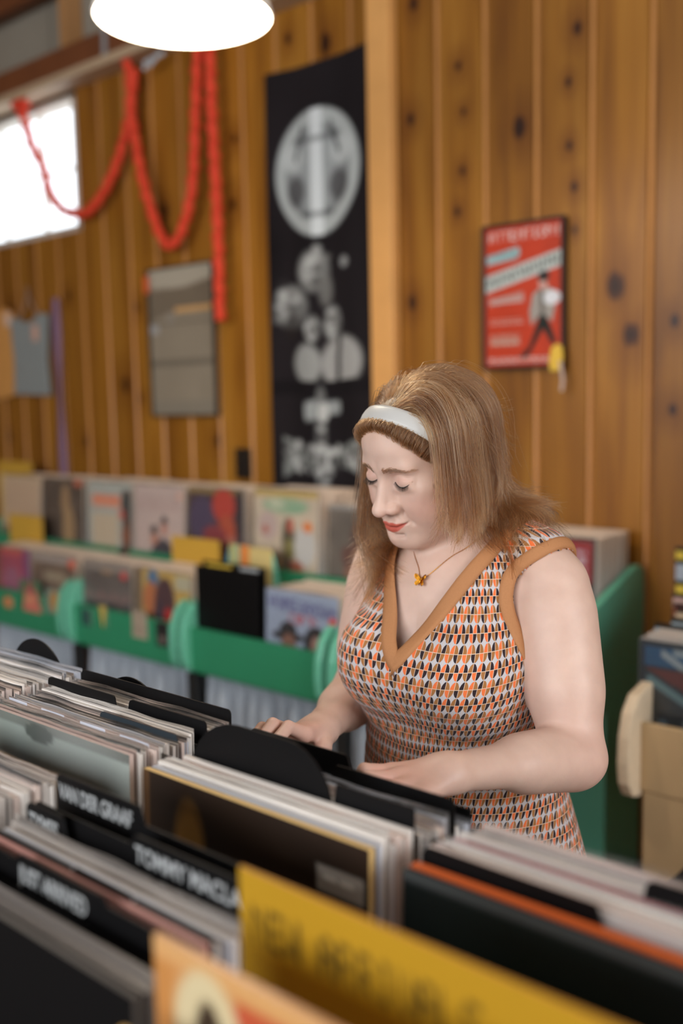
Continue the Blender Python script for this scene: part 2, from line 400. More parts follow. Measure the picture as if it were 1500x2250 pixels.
# window
wf_m = mat('window_frame_paint', srgb(206, 196, 182), .5, var=.05)
w_ = MB(); x0, x1, z0, z1 = WIN
w_.box(x0, x1, WY - .005, WY + .09, z0, z0 + .03); w_.box(x0, x1, WY - .005, WY + .09, z1 - .02, z1); w_.box(x1 - .03, x1, WY - .005, WY + .09, z0, z1); w_.box(x0, x0 + .03, WY - .005, WY + .09, z0, z1)
win = w_.build('window_1', wf_m, bevel=.003); win['kind'] = 'structure'
glass = NT('window_glass'); _t = glass.n('BsdfTransparent'); _g = glass.n('BsdfGlossy'); _g.inputs['Roughness'].default_value = .05; _m = glass.n('MixShader'); _m.inputs[0].default_value = .06
glass.l(_t.outputs[0], _m.inputs[1]); glass.l(_g.outputs[0], _m.inputs[2]); glass.l(_m.outputs[0], glass.nt.nodes['Material Output'].inputs['Surface'])
nx = 4
for i in range(1, nx): xx = x0 + (x1 - x0) * i / nx; MB().box(xx - .006, xx + .006, WY + .045, WY + .065, z0 + .03, z1 - .02).build('muntin', wf_m, win)
zz = (z0 + z1) / 2; MB().box(x0 + .03, x1 - .03, WY + .046, WY + .064, zz - .006, zz + .006).build('muntin', wf_m, win)
for i in range(nx):
    for za, zb in ((z0 + .03, zz - .006), (zz + .006, z1 - .02)):
        xa = x0 + (x1 - x0) * i / nx + .006 + .024 * (i == 0); xb = x0 + (x1 - x0) * (i + 1) / nx - .006 - .024 * (i == nx - 1)
        MB().box(xa, xb, WY + .053, WY + .057, za, zb).build('pane', glass.m, win)
# ------------------------------------------------------------------ things on and before the wall
def picture(name, label, cat, u0v0, u1v1, art, frame_col, fw, y=WY - .012, depth=.022, m=None):
    a = on_y(*u0v0, y); c = on_y(*u1v1, y); x0, x1, z0, z1 = a[0], c[0], c[2], a[2]; w, h = x1 - x0, z1 - z0
    root = thing(name, ((x0 + x1) / 2, y, z0), label, cat)
    b = MB()
    b.box(-w / 2, w / 2, -depth, 0, 0, fw); b.box(-w / 2, w / 2, -depth, 0, h - fw, h); b.box(-w / 2, -w / 2 + fw, -depth, 0, fw, h - fw); b.box(w / 2 - fw, w / 2, -depth, 0, fw, h - fw)
    b.build('frame', mat(name + '_frame', frame_col, .35, var=.1), root, bevel=.0015)
    g = MB(); cols = []; grid_face(g, art, lambda u, v: (-w / 2 + fw * .9 + u * (w - 1.8 * fw), -depth * .45, h - fw * .9 - v * (h - 1.8 * fw)), cols)
    me = mesh_np('print', g.v, g.f); set_cols(me, np.array(cols)); me.materials.append(m or gloss_m); link(bpy.data.objects.new('print', me), root)
    return root, w, h
# red concert poster
A = Art(90, 140, (188, 62, 36)); A.mottle(.06)
A.text("ATTENTION!", .06, .035, .97, .105, (214, 196, 190), -.0)
A.poly([(.02, .20), (.44, .155), (.46, .20), (.42, .235), (.02, .265)], (150, 180, 182)); A.lines(.06, .185, .42, .235, 2, (70, 110, 120), .5)
A.poly([(0, .345), (1, .20), (1, .315), (0, .465)], (186, 192, 188))
for i in range(16): xx = .05 + i * .058; yy = .40 - (xx) * .145; A.line(xx, yy - .028, xx + A.r.uniform(-.02, .02), yy + .026, .011, (90, 96, 90), .85); A.line(xx - .02, yy + A.r.uniform(-.02, .02), xx + .02, yy + A.r.uniform(-.02, .02), .008, (90, 96, 90), .8)
A.poly([(.05, .515), (.50, .47), (.51, .53), (.06, .555)], (172, 166, 160), .55); A.lines(.06, .505, .50, .55, 2, (196, 190, 184), .8)
A.lines(.07, .655, .50, .70, 2, (200, 170, 158), .8); A.lines(.07, .77, .46, .845, 5, (186, 176, 160), .85, .3); A.lines(.04, .935, .84, .975, 2, (206, 190, 184), .8, .25)
A.line(.74, .69, .585, .885, .045, (26, 38, 34), 1, .022); A.line(.585, .885, .50, .925, .022, (30, 36, 34)); A.line(.74, .66, .88, .83, .05, (26, 38, 34), 1, .028)
A.poly([(.62, .50), (.72, .455), (.84, .455), (.92, .53), (.90, .60), (.86, .70), (.74, .63), (.60, .72), (.58, .62)], (160, 152, 144)); A.line(.73, .48, .75, .66, .022, (60, 60, 56))
A.ell(.75, .415, .055, .062, (196, 160, 148)); A.ell(.76, .378, .075, .038, (52, 44, 42)); A.ell(.745, .452, .03, .03, (200, 150, 140)); A.ell(.86, .53, .11, .05, (222, 222, 226)); A.ell(.74, .555, .03, .09, (120, 116, 110), .6)
pr, w, h = picture('framed_poster', 'red concert poster in a thin black frame with a legs-apart figure', 'poster', (1065, 500), (1244, 806), A, srgb(44, 26, 24), .010)
tg = thing('yellow_tag', tuple(on_y(1222, 815, WY - .05)), 'small yellow paper tag with white string at the red poster\'s lower corner', 'tag')
tg.location = on_y(1222, 815, WY - .045)
b = MB(); b.prism([(-.022, 0), (.020, .002), (.024, .05), (.020, .078), (.004, .088), (-.018, .074), (-.026, .03)], 'y', -.002, .002); b.build('paper', mat('yellow_paper', srgb(226, 184, 66), .7, var=.2, scale=60), tg)
b = MB(); b.tube([(.016, -.004, .03), (.022, -.006, .0), (.026, -.004, -.03), (.021, -.004, -.065)], .0055, 6); b.build('string', mat('white_string', srgb(206, 184, 172), .8), tg)
# grey framed print with a tan strip
A = Art(56, 110, (146, 134, 116)); A.mottle(.05)
A.poly([(0, 0), (1, 0), (1, .09), (.5, .14), (0, .12)], (178, 168, 150)); A.poly([(0, .14), (.55, .15), (1, .10), (1, .32), (.3, .30), (0, .36)], (108, 94, 78), .7)
A.rect(0, .37, .14, .435, (168, 164, 160)); A.ell(.33, .345, .06, .05, (150, 140, 128), .8); A.rect(0, .62, 1, .66, (104, 96, 84), .7); A.rect(0, .90, 1, 1, (134, 126, 112), .7); A.rect(.0, .36, 1, .38, (70, 62, 52), .4)
gp, w, h = picture('framed_print', 'tall grey framed print with a tan strip across its upper half', 'picture', (327, 594), (484, 914), A, srgb(52, 40, 30), .008)
MB().box(w / 2 - .26, w / 2 - .02, -.016, -.0125, h * .69, h * .725).build('tan_strip', mat('tan_strip', srgb(206, 160, 104), .6), gp)
MB().box(-w / 2 - .012, -w / 2 + .022, -.026, -.023, h * .84, h * .955).build('orange_sticker', mat('orange_sticker', srgb(222, 98, 48), .6), gp)
# long black tapestry
A = Art(74, 260, (33, 28, 30)); A.mottle(.25, 5)
c = (178, 182, 180); A.ell(.50, .238, .395, .138, c, 1, .06); A.ell(.50, .238, .30, .105, (84, 86, 86), .7, .1); A.ell(.50, .235, .26, .09, (168, 172, 172), .75, .3); A.rect(.445, .10, .555, .376, (222, 226, 226), .9)
for s_ in (-1, 1): A.ell(.5 + s_ * .20, .275, .09, .035, (66, 62, 64), .8, .5); A.ell(.5 + s_ * .23, .20, .10, .03, (200, 204, 202), .8, .6); A.line(.5 + s_ * .13, .14, .5 + s_ * .20, .20, .012, (60, 60, 62), .8)
A.line(.3, .165, .70, .165, .006, (70, 70, 72), .6); A.line(.36, .33, .64, .33, .006, (70, 70, 72), .6)
def face(cx, cy, rx, ry):
    A.ell(cx, cy, rx, ry, (168, 168, 164), .95, .5)
    for k in range(16):
        a, b_ = A.r.normal() * .45, A.r.normal() * .5; A.ell(cx + a * rx, cy + b_ * ry, rx * A.r.uniform(.12, .4), ry * A.r.uniform(.10, .30), ((196, 196, 192), (92, 88, 86), (130, 128, 124), (54, 50, 50))[k % 4], .55, .8)
    A.ell(cx - rx * .3, cy - ry * .05, rx * .24, ry * .12, (54, 50, 50), .6, .9); A.ell(cx + rx * .35, cy - ry * .05, rx * .22, ry * .12, (54, 50, 50), .6, .9); A.ell(cx + rx * .7, cy + ry * .4, rx * .4, ry * .8, (40, 34, 34), .5, .8)
face(.45, .455, .13, .042); A.ell(.56, .50, .06, .035, (120, 118, 114), .8, .6); face(.23, .535, .15, .045); A.ell(.22, .58, .08, .03, (40, 34, 32), .8, .5); face(.43, .585, .065, .028); face(.62, .575, .075, .035)
A.ell(.38, .665, .13, .045, (156, 156, 152), 1, .3); A.ell(.70, .665, .19, .058, (162, 160, 156), 1, .25); A.line(.68, .62, .66, .71, .02, (34, 30, 30)); A.rect(0, .705, 1, .74, (26, 22, 24)); A.ell(.74, .445, .035, .012, (160, 160, 158), .8, .5)
A.line(.36, .775, .50, .765, .022, c, .8); A.line(.50, .765, .66, .765, .015, c, .7); A.line(.50, .76, .50, .99, .045, (118, 118, 116), .8); A.ell(.52, .775, .05, .022, (190, 190, 186))
A.poly([(.12, .835), (.30, .855), (.50, .875), (.70, .855), (.88, .835), (.90, .925), (.72, .905), (.5, .90), (.30, .905), (.12, .935)], (130, 132, 128), .85)
for i in range(60): A.ell(A.r.uniform(.12, .88), A.r.uniform(.85, .915), A.r.uniform(.01, .045), A.r.uniform(.004, .012), (200, 200, 196) if i % 2 else (50, 46, 46), .7, .6)
for i in range(16): A.ell(.5 + A.r.normal() * .03, A.r.uniform(.79, .99), .03, .007, (190, 190, 186) if i % 2 else (60, 56, 56), .7, .6)
a_ = on_y(580, 165, WY - .03); c_ = on_y(812, 90, WY - .03); bz = on_y(585, 1105, WY - .03)[2]; w, h = c_[0] - a_[0], a_[2] - bz
b = MB(); cols = []
def tapP(u, v): return (-w / 2 + u * w, -.006 - .010 * math.sin(u * 15 + 2 * math.sin(v * 3)) * (.25 + .5 * v) - .01 * v, h * (1 - v) - .012 * math.sin(math.pi * u) * (1 - v) + .006 * math.sin(u * 9) * v)
grid_face(b, A, tapP, cols)
me = mesh_np('tapestry', b.v, b.f, True); set_cols(me, np.array(cols)); me.materials.append(cloth_m)
o = link(bpy.data.objects.new('tapestry', me)); o.location = ((a_[0] + c_[0]) / 2, WY - .022, bz); tag(o, 'long black cloth tapestry with a pale oval emblem and grey faces', 'tapestry')
sm = o.modifiers.new('thickness', 'SOLIDIFY'); sm.thickness = .002; sm.offset = 1
# hanging grey top, tan paper bag, purple streamer, switch plate
p = on_y(72, 865, WY - .03); hx = thing('hanging_top', tuple(p), 'small grey knitted top hung on the panelling below the window', 'garment')
b = MB(); pr_ = [(-.16, 0), (.17, -.012), (.155, .17), (.185, .40), (.11, .41), (.05, .375), (-.04, .37), (-.10, .40), (-.165, .395), (-.145, .17)]
n = len(pr_); b.prism(pr_, 'y', -.012, .006); b.build('cloth', mat('grey_knit', srgb(138, 142, 140), .95, var=.15, scale=40, bump=.4), hx, bevel=.004)
b = MB(); b.tube([(-.09, 0, .39), (-.02, 0, .47), (0, 0, .52), (.03, 0, .47), (.08, 0, .40)], .006, 6); b.tube([(0, 0, .52), (.01, 0, .54), (-.012, .0, .55)], .006, 6); b.build('hanger', mat('hanger_wire', srgb(150, 120, 100), .5), hx)
MB().box(.05, .10, -.017, -.012, .27, .35).build('price_tag', mat('pinkish_tag', srgb(206, 160, 140), .7), hx)
p = on_y(20, 870, WY - .02); tb = thing('paper_pouch', tuple(p), 'tan paper pouch pinned left of the hanging grey top', 'bag')
b = MB(); b.prism([(-.16, .03), (-.10, -.02), (.07, .0), (.09, .04), (.09, .44), (.02, .47), (-.16, .44)], 'y', -.012, .004); b.build('pouch', mat('tan_paper', srgb(206, 146, 76), .75, var=.1, scale=10), tb, bevel=.004)
MB().box(.025, .08, -.017, -.012, .37, .44).build('white_label', mat('pale_label', srgb(222, 190, 170), .7), tb)
b = MB(); vs = []; fs = []
for i in range(40):
    t = i / 39; pa = on_y(121 + (141 - 121) * t, 655 + (1062 - 655) * t, WY - .03); a = .22 * math.sin(t * 9)
    vs += [(pa[0] - .026 * math.cos(a), pa[1] - .026 * math.sin(a), pa[2]), (pa[0] + .026 * math.cos(a), pa[1] + .026 * math.sin(a), pa[2])]
    if i: fs.append((2 * i - 2, 2 * i - 1, 2 * i + 1, 2 * i))
b.add(vs, fs); o = b.build('paper_streamer', mat('purple_crepe', srgb(140, 108, 132), .85, var=.15, scale=30), smooth=True); tag(o, 'faded purple crepe streamer hanging straight down the panelling', 'streamer'); o.modifiers.new('thickness', 'SOLIDIFY').thickness = .002
p = on_y(535, 1018, WY - .02); sp = thing('wall_switch', tuple(p), 'black switch plate on the panelling left of the tapestry', 'switch')
MB().box(-.04, .04, -.012, .006, -.065, .065).build('plate', mat('black_plastic', srgb(30, 24, 20), .4), sp, bevel=.004); MB().box(-.012, .012, -.02, -.010, -.025, .025).build('toggle', mat('black_plastic'), sp, bevel=.002)
# crepe garlands
red_m = mat('red_crepe', srgb(226, 66, 36), .75, var=.25, scale=55, bump=.3)
def garland(px, ys, label, r=.021, name='crepe_garland', group=None):
    P = []
    C_ = [on_y(u, v, y) for (u, v), y in zip(px, ys)]
    for i in range(len(C_) - 1):
        p0, p1, p2, p3 = C_[max(i - 1, 0)], C_[i], C_[i + 1], C_[min(i + 2, len(C_) - 1)]
        n = max(4, int(np.linalg.norm(p2 - p1) / .008))
        for t in np.arange(n) / n: P.append(.5 * ((2 * p1) + (p2 - p0) * t + (2 * p0 - 5 * p1 + 4 * p2 - p3) * t * t + (3 * p1 - p0 - 3 * p2 + p3) * t ** 3))
    s_ = np.concatenate([[0], np.cumsum(np.linalg.norm(np.diff(np.array(P), axis=0), axis=1))])
    b = MB(); b.tube(P, [r * (.82 + .30 * abs(math.sin(q * 58)) + .06 * math.sin(q * 151)) for q in s_], 9)
    for i, v in enumerate(b.v):                        # twisted ruffles
        k = i % 9; ring = i // 9; c = P[ring]; f = 1 + .22 * math.sin(3 * 2 * math.pi * k / 9 + s_[ring] * 70)
        b.v[i] = tuple(c + (np.array(v) - c) * f)
    return tag(b.build(name, red_m, smooth=True), label, 'garland', group)
yg = WY - .07
garland([(278, 125), (286, 190), (283, 262), (262, 345), (235, 410), (205, 455), (182, 470), (140, 462), (110, 425), (95, 370), (70, 320), (58, 280), (45, 235)], [yg] * 13, 'red crepe garland swagging down across the window corner')
garland([(296, 150), (288, 230), (296, 300), (315, 400), (345, 500), (372, 540), (400, 505), (422, 410), (430, 250), (435, 95), (440, -40)], [yg - .01] * 11, 'red crepe garland looping in a deep U beside the window')
garland([(460, -40), (461, 100), (465, 240), (474, 400), (480, 550), (484, 708)], [yg - .012] * 6, 'red crepe garland hanging straight down over the grey print', r=.022)
o = garland([(30, 235), (45, 222), (60, 232)], [yg - .02] * 3, 'red crepe bow pinned at the beam above the window', r=.018)
b = MB(); vs = [on_y(u, v, WY - .1) for u, v in ((226, -10), (228, 60), (230, 128))]; b.tube(vs, .012, 8); tag(b.build('conduit_pipe', mat('grey_conduit', srgb(150, 150, 150), .4, metal=.3)), 'thin grey conduit running down from the ceiling beside the lamp', 'pipe')
b = MB()
for i in range(9):
    c = on_y(318 + 4.5 * i + 3 * math.sin(i * 4), 146 - 3.5 * i + 4 * math.cos(i * 3), WY - .09); b.lathe([(0, -.012), (.010, -.004), (.012, .006), (0, .014)], c, 7)
tag(b.build('bead_cluster', mat('blue_white_beads', srgb(176, 184, 190), .3)), 'little cluster of pale beads under the beam beside the lamp', 'ornament')
# ------------------------------------------------------------------ pendant lamp
r_ = ray(403, 40); LP = CAMP + r_ / np.linalg.norm(r_) * 2.36; LR = .186
lamp = thing('pendant_lamp', tuple(LP), 'white enamel pendant lamp, lit, hanging near the ceiling', 'lamp')
shade_m = mat('white_enamel', srgb(240, 236, 226), .3, coat=.3)
prof = [(LR, 0), (LR + .004, .004), (LR - .004, .03), (LR * .86, .075), (LR * .62, .115), (LR * .34, .145), (.045, .165), (.045, .20), (.0, .205)]
inn = [(.0, .150), (.04, .150), (LR * .33, .138), (LR * .60, .108), (LR * .84, .070), (LR - .009, .028), (LR - .003, .004), (LR, 0)]
MB().lathe(prof, (0, 0, 0), 64).build('shade', shade_m, lamp, smooth=True); MB().lathe(inn, (0, 0, 0), 64).build('shade_lining', mat('white_lining', srgb(250, 246, 236), .5), lamp, smooth=True)
MB().tube([(0, 0, .20), (0, 0, 1.6)], .005, 8).build('cord', mat('black_cord', srgb(40, 38, 36), .6), lamp)
bm = bpy.data.materials.new('bulb_glow'); bm.use_nodes = True; p = bm.node_tree.nodes['Principled BSDF']; p.inputs['Emission Color'].default_value = (1, .90, .76, 1); p.inputs['Emission Strength'].default_value = 30
MB().lathe([(0, -.05), (.018, -.047), (.032, -.03), (.036, -.01), (.030, .012), (.018, .03), (.014, .05), (0, .05)], (0, 0, .075), 24).build('bulb', bm, lamp, smooth=True)
ld = bpy.data.lights.new('bulb_light', 'POINT'); ld.energy = 20; ld.color = (1.0, .87, .70); ld.shadow_soft_size = .04
lo = bpy.data.objects.new('bulb_light', ld); link(lo, lamp); lo.location = (0, 0, .012)
# ------------------------------------------------------------------ green record bins along the wall
green_lit = mat('green_paint_lit', srgb(104, 184, 154), .34, spec=.5, var=.06, scale=6, coat=.15)  # mint tint: sky sheen and brighter light painted into the green
green_d = mat('green_paint_panel', srgb(44, 130, 92), .4, spec=.45, var=.08, scale=8)
green_shaded = mat('green_paint_shaded', srgb(16, 50, 34), .55, spec=.35, var=.08, scale=8)  # shadow on the last end board's outer face, put into its colour
YF = 2.20
UX = [-4.755, -4.065, -3.37, -2.675, -1.985, -1.295]
def side_profile():
    pts = [(YF + .03, .555), (YF - .005, .565), (YF - .028, .60), (YF - .034, .65), (YF - .030, .71), (YF - .012, .765), (YF + .022, .80), (2.60, .885), (2.84, .965), (2.88, .972), (2.915, .955), (2.92, .90), (2.92, .555)]
    return pts
def green_bin(i, label):
    x0, x1 = UX[i] + .012, UX[i + 1] - .012
    t = thing('record_bin', ((x0 + x1) / 2, YF, 0), label, 'record bin', None)
    o = V3((x0 + x1) / 2, YF, 0)
    def B(*a): m = MB(); m.box(a[0] - o[0], a[1] - o[0], a[2] - o[1], a[3] - o[1], a[4], a[5]); return m
    for xa in (x0, x1 - .028):
        m = MB(); m.prism([(y - o[1], z) for y, z in side_profile()], 'x', xa - o[0], xa + .028 - o[0]); sb = m.build('side_board', green_lit, t, bevel=.006); sb.data.materials.append(green_shaded)
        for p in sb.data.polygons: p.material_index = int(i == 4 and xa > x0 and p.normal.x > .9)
    B(x0 + .028, x1 - .028, YF, YF + .02, .572, .722).build('front_panel', green_d, t, bevel=.003)
    B(x0 + .028, x1 - .028, YF + .02, 2.92, .556, .574).build('bottom_board', green_d, t)
    B(x0 + .028, x1 - .028, 2.47, 2.485, .574, .90).build('riser_board', green_d, t)
    B(x0 + .028, x1 - .028, 2.485, 2.92, .835, .85).build('upper_shelf', green_d, t)
    return t
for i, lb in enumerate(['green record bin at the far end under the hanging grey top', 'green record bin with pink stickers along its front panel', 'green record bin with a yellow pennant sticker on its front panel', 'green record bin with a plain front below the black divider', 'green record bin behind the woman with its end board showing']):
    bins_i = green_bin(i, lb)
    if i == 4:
        o = V3(bins_i.location)
        m = MB(); m.box(-1.60 - o[0], -1.307 - o[0], 2.66 - o[1], 2.90 - o[1], 0, .556); m.build('base_cabinet', green_lit, bins_i, bevel=.004)
leg_m = mat('black_leg', srgb(24, 24, 24), .5)
for o in [o for o in list(COL.objects) if o.name.startswith('record_bin') and o.parent is None]:
    x = UX[[abs(o.location.x - (UX[k] + UX[k + 1]) / 2) < .1 for k in range(5)].index(True)] - o.location.x
    MB().box(x + .014, x + .056, .0, .03, 0, .556).build('leg', leg_m, o); MB().box(x + .014, x + .056, .62, .665, 0, .556).build('leg', leg_m, o)
# pleated skirts below the bins
cur_m = mat('skirt_cloth', srgb(158, 165, 174), .9, var=.14, scale=9)
for i in range(5):
    x0, x1 = UX[i] + .03, (UX[i + 1] - .03 if i < 4 else -1.62); n = 150; vs = []; rows = [(.560, .25), (.45, .8), (.2, 1.0), (.02, 1.15)]
    r = np.random.default_rng(40 + i); ph = np.cumsum(r.uniform(.24, .52, n + 1))
    for z, am in rows: vs += [(x0 + (x1 - x0) * k / n, YF + .055 + (.030 * math.sin(ph[k]) + .012 * math.sin(ph[k] * .37 + 1)) * am, z) for k in range(n + 1)]
    fs = [(j * (n + 1) + k, j * (n + 1) + k + 1, (j + 1) * (n + 1) + k + 1, (j + 1) * (n + 1) + k) for j in range(3) for k in range(n)]
    b = MB(); b.add(vs, fs); o = b.build('bin_skirt', cur_m, smooth=True); o.modifiers.new('thickness', 'SOLIDIFY').thickness = .002
    tag(o, ['pale pleated skirt under the farthest green bin', 'pale pleated skirt under the green bin with pink stickers', 'pale pleated skirt under the green bin with the pennant sticker', 'pale pleated skirt under the plain fronted green bin', 'pale pleated skirt mostly hidden behind the woman'][i], 'curtain')
# stickers on the panels
def sticker(px, wh, art, label, m=None):
    p = on_y(px[0], px[1], YF - .002); w, h = wh; b = MB(); cols = []
    grid_face(b, art, lambda u, v: (-w / 2 + u * w, -.0008, h / 2 - v * h), cols); n0 = len(b.v); b.box(-w / 2, w / 2, -.0006, .001, -h / 2, h / 2); cols += [lin((200, 190, 180))] * (len(b.v) - n0)
    me = mesh_np('sticker', b.v, b.f); set_cols(me, np.array(cols)); me.materials.append(print_m); o = link(bpy.data.objects.new('sticker', me)); o.location = (p[0], YF - .0015, p[2]); tag(o, label, 'sticker')
A = Art(20, 20, (34, 74, 62)); A.ell(.5, .5, .4, .4, (60, 96, 90)); A.ell(.5, .5, .2, .25, (30, 40, 44)); sticker((189, 1356), (.065, .068), A, 'dark round sticker left of the yellow pennant')
A = Art(20, 28, (40, 122, 84)); A.poly([(.1, .05), (.9, .05), (.78, .45), (.55, .97), (.42, .97), (.25, .45)], (196, 160, 72)); sticker((226, 1355), (.05, .085), A, 'yellow pennant sticker on the green bin front')
A = Art(28, 36, (168, 150, 130)); A.lines(.08, .08, .92, .92, 7, (120, 108, 96), .6); sticker((306, 1373), (.085, .10), A, 'tan printed sticker on the green bin front')
A = Art(24, 30, (34, 36, 36)); A.ell(.5, .55, .28, .35, (110, 96, 90)); A.ell(.5, .4, .3, .2, (40, 36, 36)); sticker((356, 1394), (.07, .09), A, 'black portrait sticker at the right of the green panel')
A = Art(30, 30, (60, 110, 76)); A.poly([(.1, 1), (.25, .3), (.5, .05), (.8, .35), (1, 1)], (196, 112, 96)); A.ell(.5, .25, .2, .2, (150, 90, 84)); A.ell(.45, .6, .25, .12, (210, 150, 110), .7); sticker((67, 1310), (.15, .13), A, 'pink bell shaped sticker on the far green bin')
A = Art(18, 18, (40, 110, 72)); A.ell(.5, .5, .45, .4, (208, 130, 84)); sticker((18, 1323), (.07, .06), A, 'orange sticker at the far left of the bins')
A = Art(18, 24, (120, 134, 120)); A.ell(.6, .5, .3, .4, (180, 130, 70)); sticker((117, 1322), (.11, .10), A, 'grey and gold sticker beside the bin end board')

# ---- covers that face the room
def cover(kind):
    if kind == 'country':
        A = Art(60, 60, (170, 178, 194)); A.mottle(.05); A.text("HOMEGROWN", .05, .07, .97, .20, (72, 58, 128), .05); A.text("COUNTRY", .34, .23, .72, .33, (196, 72, 76), .04)
        A.ell(.32, .47, .23, .05, (36, 32, 36)); A.ell(.32, .41, .12, .09, (36, 32, 36)); A.ell(.33, .56, .10, .12, (150, 104, 84)); A.ell(.33, .72, .18, .12, (60, 46, 44)); A.ell(.70, .50, .16, .17, (30, 26, 30)); A.ell(.71, .54, .085, .12, (176, 132, 118)); A.ell(.72, .76, .2, .13, (70, 64, 80)); A.rect(.80, .52, 1, 1, (196, 62, 52)); A.ell(.92, .26, .05, .05, (232, 70, 60)); return A
    if kind == 'cream':
        A = Art(56, 56, (216, 196, 170)); A.mottle(.06); A.rect(0, 0, 1, .09, (206, 176, 110)); A.ell(.5, .18, .36, .09, (170, 186, 152)); A.ell(.36, .16, .12, .05, (206, 206, 176)); A.ell(.66, .21, .14, .05, (150, 182, 146), .8); A.ell(.23, .42, .16, .16, (206, 180, 168)); A.ell(.19, .46, .05, .05, (196, 120, 96)); A.ell(.55, .55, .10, .24, (96, 88, 66)); A.ell(.58, .40, .05, .08, (206, 106, 80)); A.ell(.57, .66, .08, .12, (150, 138, 78)); A.ell(.80, .62, .16, .22, (214, 206, 196)); A.ell(.84, .40, .07, .06, (236, 142, 70)); A.ell(.66, .86, .12, .08, (196, 110, 80)); A.rect(.52, .75, .58, 1, (60, 48, 44)); return A
    if kind == 'purple':
        A = Art(56, 56, (74, 50, 54)); A.mottle(.3); A.rect(0, 0, 1, .08, (150, 120, 70)); A.ell(.26, .38, .24, .28, (84, 66, 92)); A.ell(.64, .20, .20, .2, (196, 66, 48)); A.ell(.70, .50, .15, .2, (190, 84, 50)); A.ell(.48, .56, .2, .12, (150, 56, 62)); A.line(.35, .92, .78, .62, .07, (196, 120, 100)); A.ell(.86, .85, .16, .18, (176, 42, 36)); A.line(.2, .8, .5, .7, .04, (150, 62, 84)); A.rect(.84, .0, 1, .5, (50, 40, 46), .7); return A
    if kind == 'couple':
        A = Art(56, 56, (206, 182, 170)); A.mottle(.05); A.lines(.08, .16, .92, .36, 3, (186, 150, 140), .5); A.ell(.40, .58, .07, .07, (60, 48, 46)); A.ell(.41, .70, .07, .08, (196, 132, 104)); A.ell(.60, .46, .06, .07, (56, 46, 46)); A.ell(.60, .56, .06, .08, (200, 140, 118)); A.poly([(.30, 1), (.36, .8), (.56, .66), (.72, .72), (.80, 1)], (74, 66, 72)); A.ell(.90, .13, .04, .05, (226, 176, 150)); return A
    if kind == 'orange_type':
        A = Art(56, 56, (186, 184, 172)); A.mottle(.06); A.rect(.10, .17, .74, .34, (222, 158, 126)); A.lines(.14, .19, .72, .32, 2, (232, 128, 90), .7); A.rect(.10, .42, .68, .92, (206, 186, 158)); A.rect(.76, .1, .96, .95, (110, 74, 58)); A.ell(.85, .3, .1, .2, (60, 64, 62)); A.ell(.76, .42, .06, .07, (206, 96, 74)); A.ell(.85, .7, .10, .12, (146, 86, 56)); return A
    if kind == 'brown_dog':
        A = Art(56, 56, (98, 80, 66)); A.mottle(.2); A.ell(.55, .3, .10, .22, (172, 136, 96)); A.ell(.62, .70, .14, .34, (176, 142, 100)); A.ell(.85, .05, .10, .05, (210, 110, 74)); A.poly([(0, .7), (.4, .75), (.45, 1), (0, 1)], (70, 58, 50), .7); return A
    if kind == 'beige':
        A = Art(48, 48, (210, 182, 150)); A.mottle(.05); A.rect(.06, .1, .94, .9, (206, 176, 146)); A.rect(.0, .75, .2, .85, (110, 100, 96)); return A
    if kind == 'portrait':
        A = Art(56, 56, (126, 112, 98)); A.mottle(.2); A.rect(0, 0, 1, .06, (176, 168, 158)); A.ell(.52, .35, .20, .20, (104, 70, 56)); A.ell(.5, .72, .26, .3, (160, 110, 86)); A.ell(.30, .55, .1, .12, (120, 80, 66)); A.ell(.8, .75, .15, .2, (150, 110, 92)); return A
    if kind == 'pink':
        A = Art(48, 48, (176, 78, 98)); A.mottle(.12); A.rect(0, 0, .26, 1, (130, 74, 40)); A.rect(.3, .0, .8, .1, (200, 92, 84)); A.ell(.55, .45, .2, .2, (166, 100, 122)); A.rect(.84, 0, 1, 1, (140, 74, 120)); A.ell(.6, .85, .3, .15, (200, 62, 84)); return A
    if kind == 'greybrown':
        A = Art(48, 48, (130, 104, 84)); A.mottle(.25); A.rect(0, 0, 1, .12, (166, 150, 138)); A.rect(.3, .22, .75, .36, (160, 142, 116)); A.ell(.9, .1, .08, .06, (220, 104, 74)); A.ell(.55, .75, .08, .2, (160, 122, 108)); A.ell(.75, .75, .14, .3, (96, 74, 76)); A.ell(.2, .8, .2, .15, (146, 126, 100)); return A
    if kind == 'band':
        A = Art(56, 56, (110, 98, 90)); A.mottle(.18); A.rect(0, 0, 1, .10, (150, 136, 124)); A.rect(.4, .10, .6, .15, (170, 130, 90))
        for i in range(7): x = .12 + .13 * i; A.ell(x, .42 + .04 * (i % 2), .05, .07, (140, 112, 104)); A.ell(x, .68, .08, .22, (72 + 9 * (i % 3), 72, 70))
        A.rect(.1, .86, .8, .97, (166, 148, 132)); A.ell(.83, .14, .06, .05, (214, 78, 72)); return A
    if kind == 'yellowred':
        A = Art(56, 56, (202, 166, 86)); A.mottle(.1); A.rect(0, 0, .14, 1, (130, 108, 84)); A.ell(.34, .10, .10, .10, (84, 120, 150)); A.ell(.30, .35, .14, .2, (190, 116, 68)); A.ell(.55, .36, .18, .28, (84, 50, 54)); A.ell(.62, .58, .13, .16, (190, 30, 26)); A.ell(.45, .55, .1, .2, (66, 46, 60)); A.rect(.74, .04, 1, .2, (190, 180, 150)); A.ell(.45, .92, .4, .16, (206, 168, 90)); A.ell(.78, .72, .12, .1, (126, 86, 56)); return A
